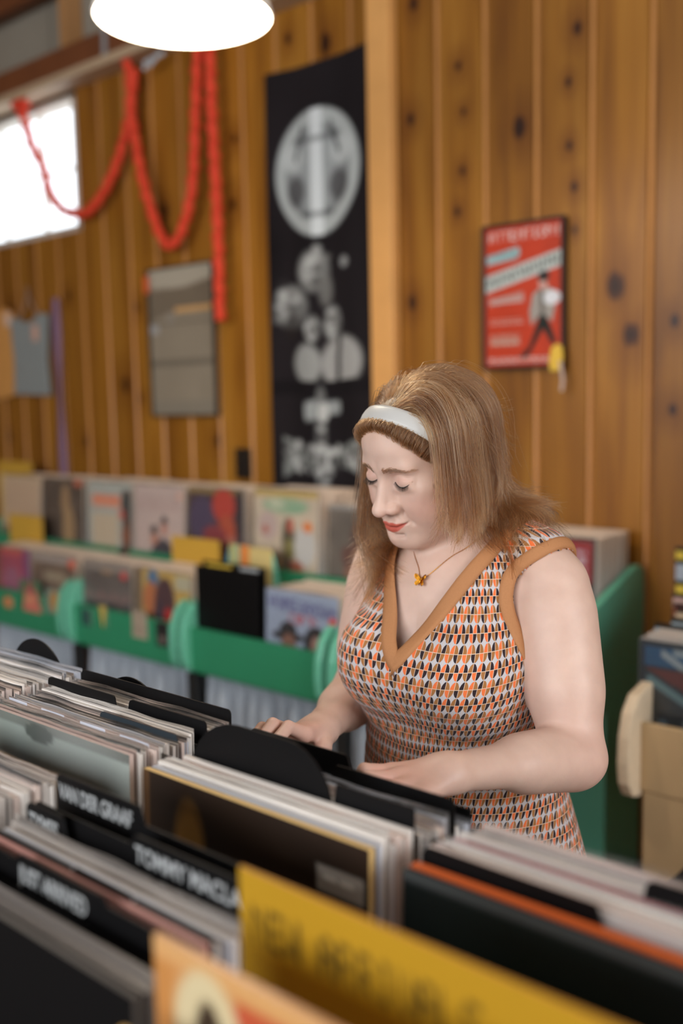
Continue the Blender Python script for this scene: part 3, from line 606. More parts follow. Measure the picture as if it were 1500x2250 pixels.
    if kind == 'redlabel':
        A = Art(48, 48, (70, 66, 58)); A.mottle(.2); A.rect(0, 0, 1, .05, (50, 46, 42)); A.ell(.46, .10, .10, .07, (240, 110, 66)); A.rect(.58, .05, .96, .44, (176, 42, 46)); A.lines(.61, .12, .92, .43, 4, (226, 196, 200), .9, .35); return A
    if kind == 'bluerock':
        A = Art(56, 56, (34, 56, 68)); A.mottle(.15); A.rect(.06, .05, .98, .20, (44, 108, 152)); A.line(.20, .10, .34, .18, .025, (190, 204, 206)); A.line(.3, .08, .8, .09, .03, (180, 196, 200)); A.line(.62, .17, .78, .09, .025, (190, 204, 206)); A.poly([(.06, .22), (.52, .22), (.36, .36)], (130, 62, 60)); A.line(.10, .30, .42, .46, .03, (130, 170, 176)); A.ell(.6, .36, .1, .08, (190, 116, 116)); A.ell(.62, .45, .05, .05, (196, 150, 140))
        for cx, cy, rr, c in ((.2, .62, .04, (120, 150, 170)), (.4, .6, .05, (130, 150, 160)), (.3, .8, .12, (74, 120, 170)), (.6, .72, .07, (206, 206, 200)), (.58, .86, .08, (196, 100, 96)), (.5, .95, .05, (180, 196, 196)), (.82, .55, .06, (150, 170, 180)), (.86, .8, .08, (180, 80, 76)), (.92, .9, .06, (66, 110, 160)), (.72, .95, .04, (170, 186, 190))): A.ell(cx, cy, rr, rr, c)
        return A
    A = Art(24, 24, (120, 110, 100)); A.mottle(.3); return A
GEN = [((60, 54, 52)), ((150, 60, 50)), ((190, 182, 170)), ((60, 80, 110)), ((170, 130, 80)), ((110, 100, 96)), ((214, 206, 196)), ((90, 60, 44)), ((76, 96, 86)), ((200, 176, 150))]
def stack(xc, y0, y1, z, n, front, label, group, hjit=.006, spines=None, rest='thin record sleeve standing edge-on behind the front cover'):
    for k in range(n):
        y = y0 + (y1 - y0) * (k / max(1, n - 1)); sp = GEN[int(RNG.integers(len(GEN)))]; sp = tuple(.4 * a + .6 * 205 for a in sp) if RNG.random() < .65 else sp
        if spines: sp = spines[int(RNG.integers(len(spines)))]
        if k == 0 and front:
            add_sleeve('record_sleeve', xc, y, z, cover(front), (210, 204, 198), (214, 196, 176), t=.006, lean=.045, plastic=True, label=label)
        else:
            add_sleeve('record_sleeve', xc + RNG.uniform(-.005, .005), y, z, None, sp, (222, 200, 178), h=RW - abs(RNG.normal()) * hjit, t=(y1 - y0) / n * .72, lean=.045, label=rest, group=group)
zf, zb, yf, yb = .576, .852, YF + .04, 2.515
def cx(i, k): return UX[i] + .04 + .16 + k * .333 - .005
front_rows = [(0, 1, 'pink', 'front record with a pink and magenta cover at the far left'), (1, 0, None, None), (1, 1, None, None)]
F = [(1, 0, 'pink', 'record with a pink and magenta cover, front tier, far left'), (1, 1, 'greybrown', 'record with a murky brown cover, front tier, left of the black gap'), (2, 0, 'band', 'record with a grey group photograph cover above the pennant sticker'), (2, 1, 'yellowred', 'record with a yellow cover and red blot, front tier'), (3, 1, 'country', 'pale blue record with a purple title and two dark-haired faces on its cover')]
for i, k, a, lb in F: stack(cx(i, k), yf, 2.43, zf, 8, a, lb, 'records in the front tier, column %s' % a, rest='thin record edge-on behind the %s cover, front tier' % {'pink': 'pink and magenta', 'greybrown': 'murky brown', 'band': 'grey group photograph', 'yellowred': 'yellow and red', 'country': 'pale blue country'}[a])
Bk = [(1, 0, 'beige', 'plain beige record cover at the far left of the back tier'), (1, 1, 'brown_dog', 'brown record cover with a pale standing figure, back tier'), (2, 0, 'orange_type', 'record cover with orange lettering on grey, back tier'), (2, 1, 'couple', 'pinkish white record cover with two small figures, back tier'), (3, 0, 'purple', 'dark purple and red record cover, back tier'), (3, 1, 'cream', 'cream record cover with green oval title, back tier'), (4, 0, 'portrait', 'dim brown portrait record cover just left of the woman')]
Bk = [(1, 0, 'beige', Bk[0][3]), (1, 1, 'brown_dog', Bk[1][3]), (2, 0, 'orange_type', Bk[2][3])] + Bk[3:]
names_ = {'beige': 'plain beige', 'brown_dog': 'brown', 'orange_type': 'orange lettered', 'couple': 'pinkish white', 'purple': 'dark purple', 'cream': 'cream', 'portrait': 'dim brown portrait'}
bx = {'beige': -4.20, 'brown_dog': -3.86, 'orange_type': -3.515, 'couple': -3.185, 'purple': -2.845, 'cream': -2.475, 'portrait': -2.13}
for i, k, a, lb in Bk: stack(bx[a], yb + (.02 if a in ('portrait',) else 0), 2.72, zb + (.012 if a == 'cream' else 0) - (.03 if a == 'portrait' else 0), 7, a, lb, 'records in the back tier, column %s' % names_[a], rest='thin record edge-on behind the %s cover, back tier' % names_[a])
# right end of the row: red-labelled record with its neighbours' pale spines showing
p = on_y(1328, 1187, 2.655); stack(-1.345 - RW / 2, 2.655, 2.87, p[2] - RW, 20, 'redlabel', 'dark record cover with a red printed label beside the woman\'s shoulder', 'records at the right end of the green bins', hjit=.002, spines=[(224, 226, 230), (214, 220, 226), (230, 226, 222), (220, 196, 184), (206, 214, 220)], rest='pale record spine in the block at the right end of the green bins')
# black divider standing before the country record
p0 = on_y(430, 1240, YF + .03); p1 = on_y(568, 1262, YF + .03)
bd = thing('divider_card', ((p0[0] + p1[0]) / 2, YF + .03, zf), 'large plain black divider left of the pale blue country record', 'divider')
w = p1[0] - p0[0]; MB().box(-w / 2, w / 2, -.002, .002, 0, p0[2] - zf).build('card', card_b, bd); MB().box(-w / 2 + .0, w / 2, .03, .034, 0, p0[2] - zf + .012).build('second_card', card_b, bd)
wm = mat('white_ink', srgb(164, 166, 166), .6); ym = mat('yellow_ink', srgb(206, 172, 60), .6)
b = MB(); b.box(-w * .42, -w * .02, .027, .0298, p0[2] - zf - .012, p0[2] - zf + .004); b.build('yellow_strip', ym, bd); b = MB(); b.box(w * .12, w * .40, .027, .0298, p0[2] - zf - .010, p0[2] - zf + .006); b.build('white_strip', wm, bd)
# rainbow arched card
a = on_y(482, 1215, 2.40); c = on_y(612, 1245, 2.40); rb = Art(60, 30, (214, 186, 110)); rb.rect(0, 0, .18, 1, (86, 140, 160)); rb.rect(.12, 0, .17, 1, (190, 190, 100)); rb.rect(.30, 0, .48, 1, (226, 138, 70)); rb.rect(.48, 0, .86, 1, (214, 190, 126)); rb.rect(.24, 0, .30, 1, (120, 176, 150)); rb.rect(.9, 0, 1, 1, (110, 186, 160)); rb.ell(.78, .7, .12, .3, (120, 90, 120), .6); rb.ell(.62, .5, .1, .2, (206, 140, 80), .7)
b = MB(); cols = []; w = c[0] - a[0]
def rbP(u, v):
    hz = .32 * (1 - .35 * max(0, (abs(u - .5) - .36) / .14) ** 2) if True else .3
    return (-w / 2 + u * w, .012 * math.cos(u * 3) - .012 * v, hz * (1 - v) + .0)
grid_face(b, rb, rbP, cols); me = mesh_np('rainbow_sleeve', b.v, b.f, True); set_cols(me, np.array(cols)); me.materials.append(gloss_m); o = link(bpy.data.objects.new('rainbow_sleeve', me)); o.location = ((a[0] + c[0]) / 2, 2.41, a[2] + .015 - .30); tag(o, 'bright striped record sleeve poking up behind the black divider', 'record'); o.modifiers.new('thickness', 'SOLIDIFY').thickness = .004
# yellow header cards
yc = Art(40, 16, (190, 146, 52)); yc.mottle(.06)
def header(px0, px1, y, h, label, art=None, lean=.0):
    p0, p1 = on_y(*px0, y), on_y(*px1, y); w = p1[0] - p0[0]; A = art or Art(40, 16, (196, 152, 58)); A.lines(.1, .35, .85, .65, 1, (120, 92, 36), .35)
    o = add_sleeve('header_card', (p0[0] + p1[0]) / 2, y, p0[2] - h, A, (186, 144, 60), (206, 166, 80), w=w, h=h, t=.003, label=label, cat='header card', m=print_m)
header((377, 1176), (482, 1194), 2.44, .32, 'yellow header card below the dark purple cover')
header((20, 1128), (92, 1136), 2.44, .32, 'yellow header card at the far left between the tiers')
header((462, 1058), (578, 1066), 2.80, .32, 'yellow header card rising behind the dark purple cover')
header((400, 1064), (455, 1070), 2.76, .30, 'small ochre header card at the back tier beside the grey print')
header((-5, 1012), (70, 1016), 2.80, .34, 'yellow header card at the far left of the back tier')
header((0, 1040), (85, 1048), 2.62, .32, 'pale ochre header card just before the far left yellow one', Art(30, 14, (212, 178, 120)))
# toys on the ledge of the back tier
tz = on_y(735, 1112, 2.80); ty = thing('plush_toy', (tz[0], 2.80, tz[2] - .05), 'small bright plush flower toy on the back tier before the tapestry', 'toy')
for nm, px, r, c in (('orange_petal', (732, 1098), .038, (206, 140, 50)), ('green_leaf', (757, 1108), .034, (150, 160, 60)), ('red_petal', (708, 1105), .030, (150, 40, 46)), ('blue_petal', (748, 1126), .030, (70, 120, 146)), ('yellow_petal', (768, 1118), .026, (196, 186, 70)), ('dark_stem', (718, 1118), .034, (60, 50, 40))):
    p = on_y(*px, 2.79) - V3(ty.location); m = MB()
    prof = [(0, -1), (.6, -.8), (.95, -.3), (.95, .3), (.6, .8), (0, 1)]
    m.lathe([(a_ * r, b_ * r * (.8 + .3 * math.sin(px[0]))) for a_, b_ in prof], p, 12); m.build(nm, mat('plush_' + nm, srgb(*c), .9, var=.2, scale=30), ty, smooth=True)
MB().box(-.12, .14, -.05, .05, -.14, .0).build('box', mat('toy_box', srgb(64, 50, 46), .7, var=.2), ty)
# ------------------------------------------------------------------ pale plywood bin at the right
ply = mat('plywood', srgb(198, 168, 126), .5, var=.10, scale=7); ply_e = mat('plywood_edge', srgb(222, 200, 170), .5, var=.10, scale=60)
YW_ = 2.115; WX = -.995
wb = thing('plywood_bin', (WX, YW_, 0), 'unpainted plywood record bin at the right edge', 'record bin')
m = MB(); m.prism([(y - YF + .0, z) for y, z in side_profile()], 'x', -.0, .030); m.build('side_board', ply_e, wb, bevel=.006)
MB().box(.03, .36, .03, .05, .572, .735).build('front_panel', ply, wb, bevel=.003); MB().box(.03, .36, .056, .72, .556, .574).build('bottom_board', ply, wb)
MB().box(.035, .36, .034, .054, .0, .571).build('leg_board', ply, wb, bevel=.003); MB().box(.035, .055, .054, .70, 0, .556).build('leg_side', ply, wb)
MB().box(.33, .36, .0, .7, .574, .9).build('end_board', ply, wb)
b = MB(); b.box(.27, .279, .031, .0345, .34, .42); b.build('slot', mat('dark_slot', srgb(96, 82, 64), .8), wb)
p = on_y(1402, 1404, YW_ + .09)
add_sleeve('record_sleeve', p[0] + RW / 2, YW_ + .09, p[2] - RW, cover('bluerock'), (120, 124, 120), (170, 170, 166), t=.006, lean=.03, plastic=True, label='dark blue rock record at the front of the plywood bin')
for k in range(9): add_sleeve('record_sleeve', p[0] + RW / 2 + RNG.uniform(-.004, .004), YW_ + .105 + .012 * k, p[2] - RW + RNG.uniform(0, .006), None, (150, 146, 142), (196, 186, 176), t=.008, lean=.03, plastic=k < 2, label='thin record edge-on behind the dark blue rock cover', group='records in the plywood bin')
for n_, (px, y, txt, c, wd) in enumerate((((1438, 1378), 2.36, None, (176, 190, 198), .25), ((1474, 1366), 2.42, None, (168, 180, 186), .25), ((1483, 1345), 2.50, None, (196, 170, 140), .25), ((1480, 1333), 2.56, None, (190, 90, 60), .25), ((1478, 1312), 2.62, None, (206, 166, 156), .25), ((1484, 1284), 2.68, None, (222, 190, 60), .25), ((1484, 1238), 2.76, None, (170, 178, 190), .25), ((1484, 1210), 2.82, None, (222, 190, 60), .25))):
    p = on_y(*px, y); z0_ = .58; hh = p[2] - z0_ + .012
    o = add_sleeve('divider_card', p[0] + wd / 2, y, z0_, None, (18, 18, 18), (16, 16, 16), w=wd, h=hh, t=.003, label=['black divider with a white worded strip, lowest in the plywood bin', 'black divider with a white strip, second lowest in the plywood bin', 'black divider with a tan strip in the plywood bin', 'black divider with a rust strip in the plywood bin', 'black divider with a pink strip in the plywood bin', 'black divider with the lower yellow strip in the plywood bin', 'black divider with white strips between two yellow ones', 'tallest black divider with a yellow strip in the plywood bin'][n_], cat='divider', m=print_m)
    hs_ = .026 if n_ != 6 else .05
    b = MB(); b.box(-wd / 2 + .002, wd / 2 - .03, -.0035, -.0018, hh - .012 - hs_, hh - .012); b.build('label_strip', mat('strip_%d' % n_, srgb(*c), .6, var=.25, scale=120), o)
p = on_y(1438, 1930, 1.86); ch = on_y(1438, 1888, 2.0)[2]; bx_ = thing('black_crate', (p[0] + .25, 2.02, 0), 'black box on the floor before the plywood bin', 'box')
m = MB(); m.box(-.25, .25, -.16, .04, 0, ch); m.build('case', mat('black_case', srgb(16, 16, 18), .6, spec=.2, var=.2), bx_, bevel=.01); MB().box(-.235, .235, -.166, -.158, .05, ch - .04).build('grille', mat('case_grille', srgb(12, 12, 13), .8, bump=.5, scale=300), bx_)

sh = thing('shading_shelf', (-.40, 2.64, 0), 'tall dark shelf added out of view beyond the right edge to shade the green bin end', 'shelf')  # unseen shelf, added to block side-window light from the bin end and wall
dk = mat('dark_walnut', srgb(52, 32, 22), .5, var=.25, scale=6)
for a in ((-.21, -.185, -.29, .29, 0, 1.95), (.185, .21, -.29, .29, 0, 1.95)): MB().box(*a).build('side_panel', dk, sh)
MB().box(-.185, .185, .27, .29, 0, 1.95).build('back_panel', dk, sh)
for z in (.06, .5, .95, 1.4, 1.92): MB().box(-.185, .185, -.29, .27, z, z + .025).build('shelf_board', dk, sh)
# ------------------------------------------------------------------ the bin in front: four compartments of records, seen from above
ZB = .790                                              # floor of the compartments
ZC = {4: .002, 5: .002}
CX = {0: -1.91, 1: -1.562, 2: -1.210, 3: -.848, 4: -.490, 5: -.135}     # left edge of each column of records
rk = mat('front_bin_wood', srgb(70, 52, 40), .55, var=.2, scale=7)
fb = thing('record_table', (-.9, .6, 0), 'dark wooden record table holding the nearest rows of records', 'record bin')
def FB(*a): m = MB(); m.box(a[0] + .9, a[1] + .9, a[2] - .6, a[3] - .6, a[4], a[5]); return m
FB(-1.95, .22, .28, .85, ZB - .03, ZB - .001).build('bottom_board', rk, fb); FB(-1.95, .22, .27, .285, ZB - .03, .90).build('front_board', rk, fb); FB(-1.95, .22, .842, .857, ZB - .03, .93).build('back_board', rk, fb)
for x in (-1.947, -1.577, -1.222, -.867, -.512, -.157, .205): FB(x, x + .012, .285, .842, ZB, .93).build('partition', rk, fb)
for x, y in ((-1.92, .30), (-1.92, .78), (.15, .30), (.15, .78)): FB(x, x + .05, y, y + .05, 0, ZB - .03).build('leg', rk, fb, bevel=.004)
pale = [(214, 206, 198), (196, 190, 186), (222, 214, 206), (186, 176, 168), (206, 186, 176), (176, 180, 190)]
deep = [(60, 50, 46), (40, 52, 70), (150, 46, 44), (28, 28, 30), (176, 130, 70), (60, 96, 110), (120, 90, 120), (200, 170, 60)]
def rec(col, y, dz=0.0, art=None, spine=None, edge=None, t=.0042, lean=.03, plastic=False, label=None, group=None, dx=0.0, yaw=0.0, m=None):
    sp = spine or (pale[int(RNG.integers(6))] if RNG.random() < .45 else deep[int(RNG.integers(8))])
    ed = edge or tuple(np.array(pale[int(RNG.integers(6))]) * RNG.uniform(.95, 1.16))
    return add_sleeve('record_sleeve', CX[col] + RW / 2 + dx, y, ZB + ZC.get(col, 0) + dz, art, sp, ed, t=t, lean=lean, yaw=yaw, plastic=plastic, label=label, group=group, m=m)
cn = {0: 'far left', 1: 'left', 2: 'second', 3: 'middle', 4: 'right', 5: 'far right'}
def run(col, y0, y1, n, label, group, pl=.5, dz=0.0, edge=None):
    for k in range(n):
        y = y0 + (y1 - y0) * (k + .5) / n
        rec(col, y, dz + RNG.uniform(-.006, .004), t=max(.0022, (y1 - y0) / n * RNG.uniform(.78, .96)), plastic=RNG.random() < pl, dx=RNG.uniform(-.006, .006), edge=edge, label=label, group=group, lean=.03 + RNG.uniform(-.004, .004))
def divider(col, y, tab, label, rise=.028, text=None, tmat=None, tw=None, mat_=None, roundl=.008, roundr=.006, base=.302, second=None):
    """a plastic divider card with a raised tab: 'L', 'R' or 'F' (full width)"""
    w = RW; h0, h1 = base, RW + rise - .009; a = -w / 2; c = w / 2
    x0, x1 = {'L': (a, a + w * .49), 'R': (a + w * .52, c), 'F': (a, c)}[tab]
    if tw: x0, x1 = a + tw[0] * w, a + tw[1] * w
    pts = [(a, 0), (c, 0)] + ([(c, h0)] if x1 < c - .001 else [])
    r = roundl
    if x1 < c - .001: pts += [(x1 + .006, h0)]
    rr = roundr; pts += [(x1 - rr + rr * math.cos(q), h1 - rr + rr * math.sin(q)) for q in np.linspace(0, math.pi / 2, 8)]
    pts += [(x0 + r - r * math.sin(q), h1 - r + r * math.cos(q)) for q in np.linspace(0, math.pi / 2, 8)] 
    if x0 > a + .001: pts += [(x0 - .004, h0), (a, h0)]
    root = thing('divider_card', (CX[col] + w / 2, y, ZB + ZC.get(col, 0)), label, 'divider'); root.rotation_euler = (-.03, 0, 0)
    b = MB(); b.prism(pts, 'y', -.0011, .0011); b.build('card', mat_ or card_b, root)
    if text: lettering(text, .0215, tmat or wm, root, (x0 + .006, -.0016, h1 - .0235), sx=(x1 - x0 - .012) / (len(text) * .0215 * .62))
    if second: lettering(second, .0215, tmat or wm, root, (x0 + .006, -.0016, h1 - .047), sx=(x1 - x0 - .05) / (len(second) * .0215 * .62))
    return root
edge_l = lambda c, w: ('thin record edge-on among the %s of the %s column of the front table' % (w, cn[c]), '%s records, %s column' % (w, cn[c]))
# far-left and left columns
run(0, .60, .82, 12, *edge_l(0, 'back'))
run(1, .520, .655, 13, *edge_l(1, 'nearer'), pl=.6); run(1, .660, .752, 12, *edge_l(1, 'middle'), pl=.8); run(1, .757, .825, 10, *edge_l(1, 'back'), pl=1.0)
def arch(x, y, z, w, h, label):
    root = thing('arched_divider', (x, y, ZB), label, 'divider'); b = MB(); n = 24
    b.prism([(-w / 2, 0), (w / 2, 0)] + [(w / 2 * math.cos(q), z - ZB - h + h * math.sin(q)) for q in np.linspace(0, math.pi, n)], 'y', -.001, .001); b.build('card', card_b, root)
pa = on_y(72, 1402, .835); arch(pa[0] + .01, .835, pa[2], .155, .075, 'round-topped black divider behind the left column')
pa = on_y(285, 1489, .83); arch(pa[0] + .0, .832, pa[2], .125, .05, 'round-topped black divider behind the second column')
# second column
divider(2, .797, 'F', 'full width black divider at the back of the second column', rise=.024)
run(2, .765, .790, 4, *edge_l(2, 'rearmost'))
divider(2, .757, 'R', 'black right-tab divider in the second column', rise=.020)
divider(2, .742, 'L', 'black left-tab divider in the second column', rise=.026)
smoke = mat('smoky_plastic', srgb(46, 54, 60), .2, spec=.6)
divider(2, .712, 'R', 'smoky plastic right-tab divider in the second column', rise=.016, mat_=smoke)
run(2, .718, .738, 4, *edge_l(2, 'upper')); run(2, .655, .706, 11, *edge_l(2, 'middle'), pl=.7)
G = Art(70, 70, (164, 170, 162)); G.mottle(.10); G.rect(0, 0, 1, .045, (70, 66, 58), .8); G.ell(.42, .05, .10, .035, (48, 52, 46)); G.ell(.15, .4, .3, .4, (130, 146, 134), .5, .9); G.ell(.7, .3, .3, .3, (176, 180, 174), .6, .9)
rec(2, .646, .002, G, (214, 196, 90), (206, 180, 170), t=.006, plastic=True, label='grey-green record cover facing out in the second column')
run(2, .44, .545, 14, *edge_l(2, 'front'), pl=.6)
rec(2, .552, .0, cover('beige'), (200, 190, 180), (210, 196, 186), t=.005, plastic=True, label='pale record in a round-cornered plastic sleeve at the far left edge')
# middle column
divider(3, .786, 'L', 'black left-tab divider at the woman\'s right fingers', rise=.015); divider(3, .757, 'R', 'black right-tab divider at the woman\'s left fingers', rise=.015, tw=(.50, 1.0))
run(3, .706, .750, 9, *edge_l(3, 'back'), pl=.7, dz=-.012); run(3, .763, .780, 3, *edge_l(3, 'rearmost'), pl=.7, dz=-.022)
divider(3, .692, 'L', 'big black round-shouldered divider in the middle column', rise=.058, tw=(.0, .68), roundl=.078, roundr=.062, base=.334)
run(3, .650, .686, 6, *edge_l(3, 'centre'), pl=.3)
A = Art(80, 80, (44, 30, 20)); A.mottle(.25); A.ell(.24, .22, .07, .14, (150, 106, 44), .9, .6); A.ell(.22, .42, .10, .16, (136, 94, 40), .9, .7); A.ell(.8, .55, .2, .3, (84, 56, 30), .5, .9); A.rect(0, 0, .04, 1, (90, 62, 36)); A.rect(.80, .10, .97, .175, (150, 142, 132)); A.lines(.82, .12, .95, .16, 1, (216, 210, 200), .9); A.lines(.36, .40, .62, .46, 2, (96, 76, 60), .6)
rec(3, .630, .003, A, (206, 176, 120), (222, 186, 122), t=.007, m=print_m, label='dark brown record cover with a golden figure, middle column')
rec(3, .641, .002, None, (190, 200, 216), (186, 190, 200), t=.006, label='pale blue spined record right behind the dark brown cover')
divider(3, .520, 'L', 'black left-tab divider with three white words, behind the front gap of the middle column', rise=.040, text='VAN DER GRAAF', tw=(0, .43), base=.330)
divider(3, .486, 'L', 'black divider with a short white word on its narrow left tab, middle column', rise=.022, text='TYMES', tw=(.0, .20))
divider(3, .497, 'R', 'black right-tab divider with two rows of white lettering, middle column', rise=.028, text='TOMMY MACLANE', tw=(.48, 1.0), base=.324, second='TOSSE')
run(3, .452, .480, 6, *edge_l(3, 'front'), pl=.5, dz=-.006)
divider(3, .444, 'R', 'black divider with dim grey lettering just behind the boldest lettered one', rise=.014, text='MOSSI', tmat=mat('grey_ink', srgb(120, 124, 126), .6), tw=(.44, .70), base=.318)
rec(3, .440, .0, None, (170, 40, 40), (206, 150, 140), t=.004, label='red spined record right behind the nearest white lettered divider')
divider(3, .424, 'L', 'black divider with bold white lettering nearest the bottom left corner', rise=.018, text='JUST ARRIVED', tw=(.27, .68), base=.318)
divider(3, .412, 'F', 'plain black full width divider in front of the boldest lettered one', rise=-.004); run(3, .384, .406, 5, *edge_l(3, 'nearest'), pl=.3, dz=-.012, edge=(104, 98, 94))
rec(3, .376, -.010, Art(30, 30, (9, 8, 9)), (60, 58, 56), (96, 92, 88), t=.006, m=matte_k, label='black record cover at the bottom left corner')
# right column
run(4, .708, .742, 8, *edge_l(4, 'back'), pl=.8, dz=-.004)
divider(4, .700, 'R', 'black right-tab divider in the right column', rise=.024, tw=(.56, 1.0)); rec(4, .694, .0, None, (170, 60, 70), (176, 96, 100), t=.006, label='pink-red edged record in the right column'); run(4, .655, .690, 6, *edge_l(4, 'middle'), pl=.5)
divider(4, .647, 'L', 'black left-tab divider before the orange edged record', rise=.020, tw=(0, .52)); rec(4, .634, .0, None, (196, 92, 44), (206, 96, 44), t=.009, label='orange edged record in the right column')
D = Art(60, 60, (14, 18, 18)); D.mottle(.2); D.ell(.4, .4, .4, .4, (22, 34, 28), .7, .9); D.rect(0, 0, 1, .03, (70, 74, 74))
rec(4, .622, .0, D, (60, 66, 66), (46, 50, 52), t=.006, m=matte_k, label='near-black record cover facing out in the right column')
run(4, .50, .585, 8, *edge_l(4, 'lower'), pl=.2, dz=-.055)
Y_ = Art(150, 90, (176, 134, 26)); Y_.mottle(.04); Y_.text("NEW ARRIVALS", .04, .072, .64, .150, (46, 34, 12)); Y_.text("ROCK", .46, .175, .64, .235, (56, 42, 14))
p0 = (-.508, .462, 1.168)
o = add_sleeve('header_card', p0[0] + .16, .462, ZB, Y_, (190, 140, 30), (206, 140, 60), w=.32, h=p0[2] - ZB, t=.003, lean=.0, label='yellow lettered header card standing tall in the right column', cat='header card', m=print_m)
O_ = Art(90, 90, (196, 140, 84)); O_.mottle(.1); O_.rect(0, 0, 1, .05, (206, 156, 100)); O_.rect(.25, .05, .62, .17, (186, 84, 56)); O_.ell(.17, .20, .11, .17, (206, 190, 150)); O_.ell(.175, .20, .045, .11, (56, 44, 34)); O_.rect(0, .05, .07, 1, (190, 130, 70)); O_.ell(.12, .42, .08, .2, (176, 76, 50)); O_.poly([(.22, .20), (.34, .22), (.52, .6), (.6, 1), (.3, 1)], (206, 212, 216)); O_.poly([(.36, .20), (.52, .16), (.62, .42), (.54, .55)], (28, 56, 66)); O_.ell(.72, .28, .12, .12, (176, 176, 190)); O_.ell(.68, .42, .10, .1, (70, 86, 120)); O_.ell(.86, .16, .05, .05, (226, 220, 200)); O_.ell(.9, .5, .2, .3, (206, 176, 150), .8); O_.ell(.1, .7, .12, .2, (40, 44, 54)); O_.ell(.14, .85, .1, .1, (206, 160, 60))
o = add_sleeve('record_sleeve', -.517 + RW / 2, .392, ZB + .040, O_, (190, 130, 80), (196, 140, 90), t=.005, label='orange cover with a blue and white figure at the bottom of the picture')
FB(-.49, -.175, .374, .412, ZB, ZB + .039).build('riser_board', rk, fb)
RA = Art(60, 60, (206, 176, 140)); RA.mottle(.1); RA.rect(0, 0, 1, .04, (206, 160, 50)); RA.ell(.72, .05, .10, .08, (176, 26, 50)); RA.ell(.55, .2, .2, .12, (196, 186, 190)); RA.ell(.2, .2, .15, .15, (60, 60, 70))
o = add_sleeve('record_sleeve', -.505 + RW / 2, .352, ZB - .003, RA, (196, 150, 60), (206, 160, 70), t=.005, label='yellow topped cover with a red blot, nearest at the bottom edge')
# ------------------------------------------------------------------ the woman: one continuous skin from a distance field
XC = -0.85
def unit(v): v = np.asarray(v, float); return v / np.linalg.norm(v)
def smin(a, b, k): h = np.maximum(k - np.abs(a - b), 0) / k; return np.minimum(a, b) - h * h * k * 0.25
def smax(a, b, k): return -smin(-a, -b, k)
def s_sphere(p, c, r): return np.linalg.norm(p - c, axis=1) - r
def s_ell(p, c, r):
    q = (p - c) / r; k0 = np.linalg.norm(q, axis=1); k1 = np.linalg.norm(q / r, axis=1)
    return k0 * (k0 - 1.0) / np.maximum(k1, 1e-9)
def s_cone(p, a, b, r1, r2):
    ba = b - a; t = np.clip(((p - a) @ ba) / (ba @ ba), 0, 1)
    return np.linalg.norm(p - a - t[:, None] * ba, axis=1) - (r1 + (r2 - r1) * t)
def s_flat(p, a, b, r1, r2, axis, sq):
    """tapered limb, squashed by sq along `axis`"""
    ba = b - a; t = np.clip(((p - a) @ ba) / (ba @ ba), 0, 1)
    d = p - a - t[:, None] * ba
    d = d + (d @ axis)[:, None] * axis * (1 / sq - 1)
    return (np.linalg.norm(d, axis=1) - (r1 + (r2 - r1) * t)) * min(1, sq)

# --- head frame
def _rot(v, ax, a): return v * math.cos(a) + np.cross(ax, v) * math.sin(a) + ax * (ax @ v) * (1 - math.cos(a))
HEAD_O = V3(-0.862, 1.175, 1.420)
_l, _f, _u = V3(1, 0, 0), V3(0, -1, 0), V3(0, 0, 1)
for ax, a in (('z', -11.0), ('l', 23.5), ('f', -5.5)):
    A = {'z': V3(0, 0, 1), 'l': _l.copy(), 'f': _f.copy()}[ax]
    _l, _f, _u = [_rot(v, A, math.radians(a)) for v in (_l, _f, _u)]
HB = np.array([_l, _f, _u])                       # rows: left, forward, up
def to_head(p): return (p - HEAD_O) @ HB.T * 1000.0   # -> millimetres
def from_head(q): return HEAD_O + (np.asarray(q, float) / 1000.0) @ HB

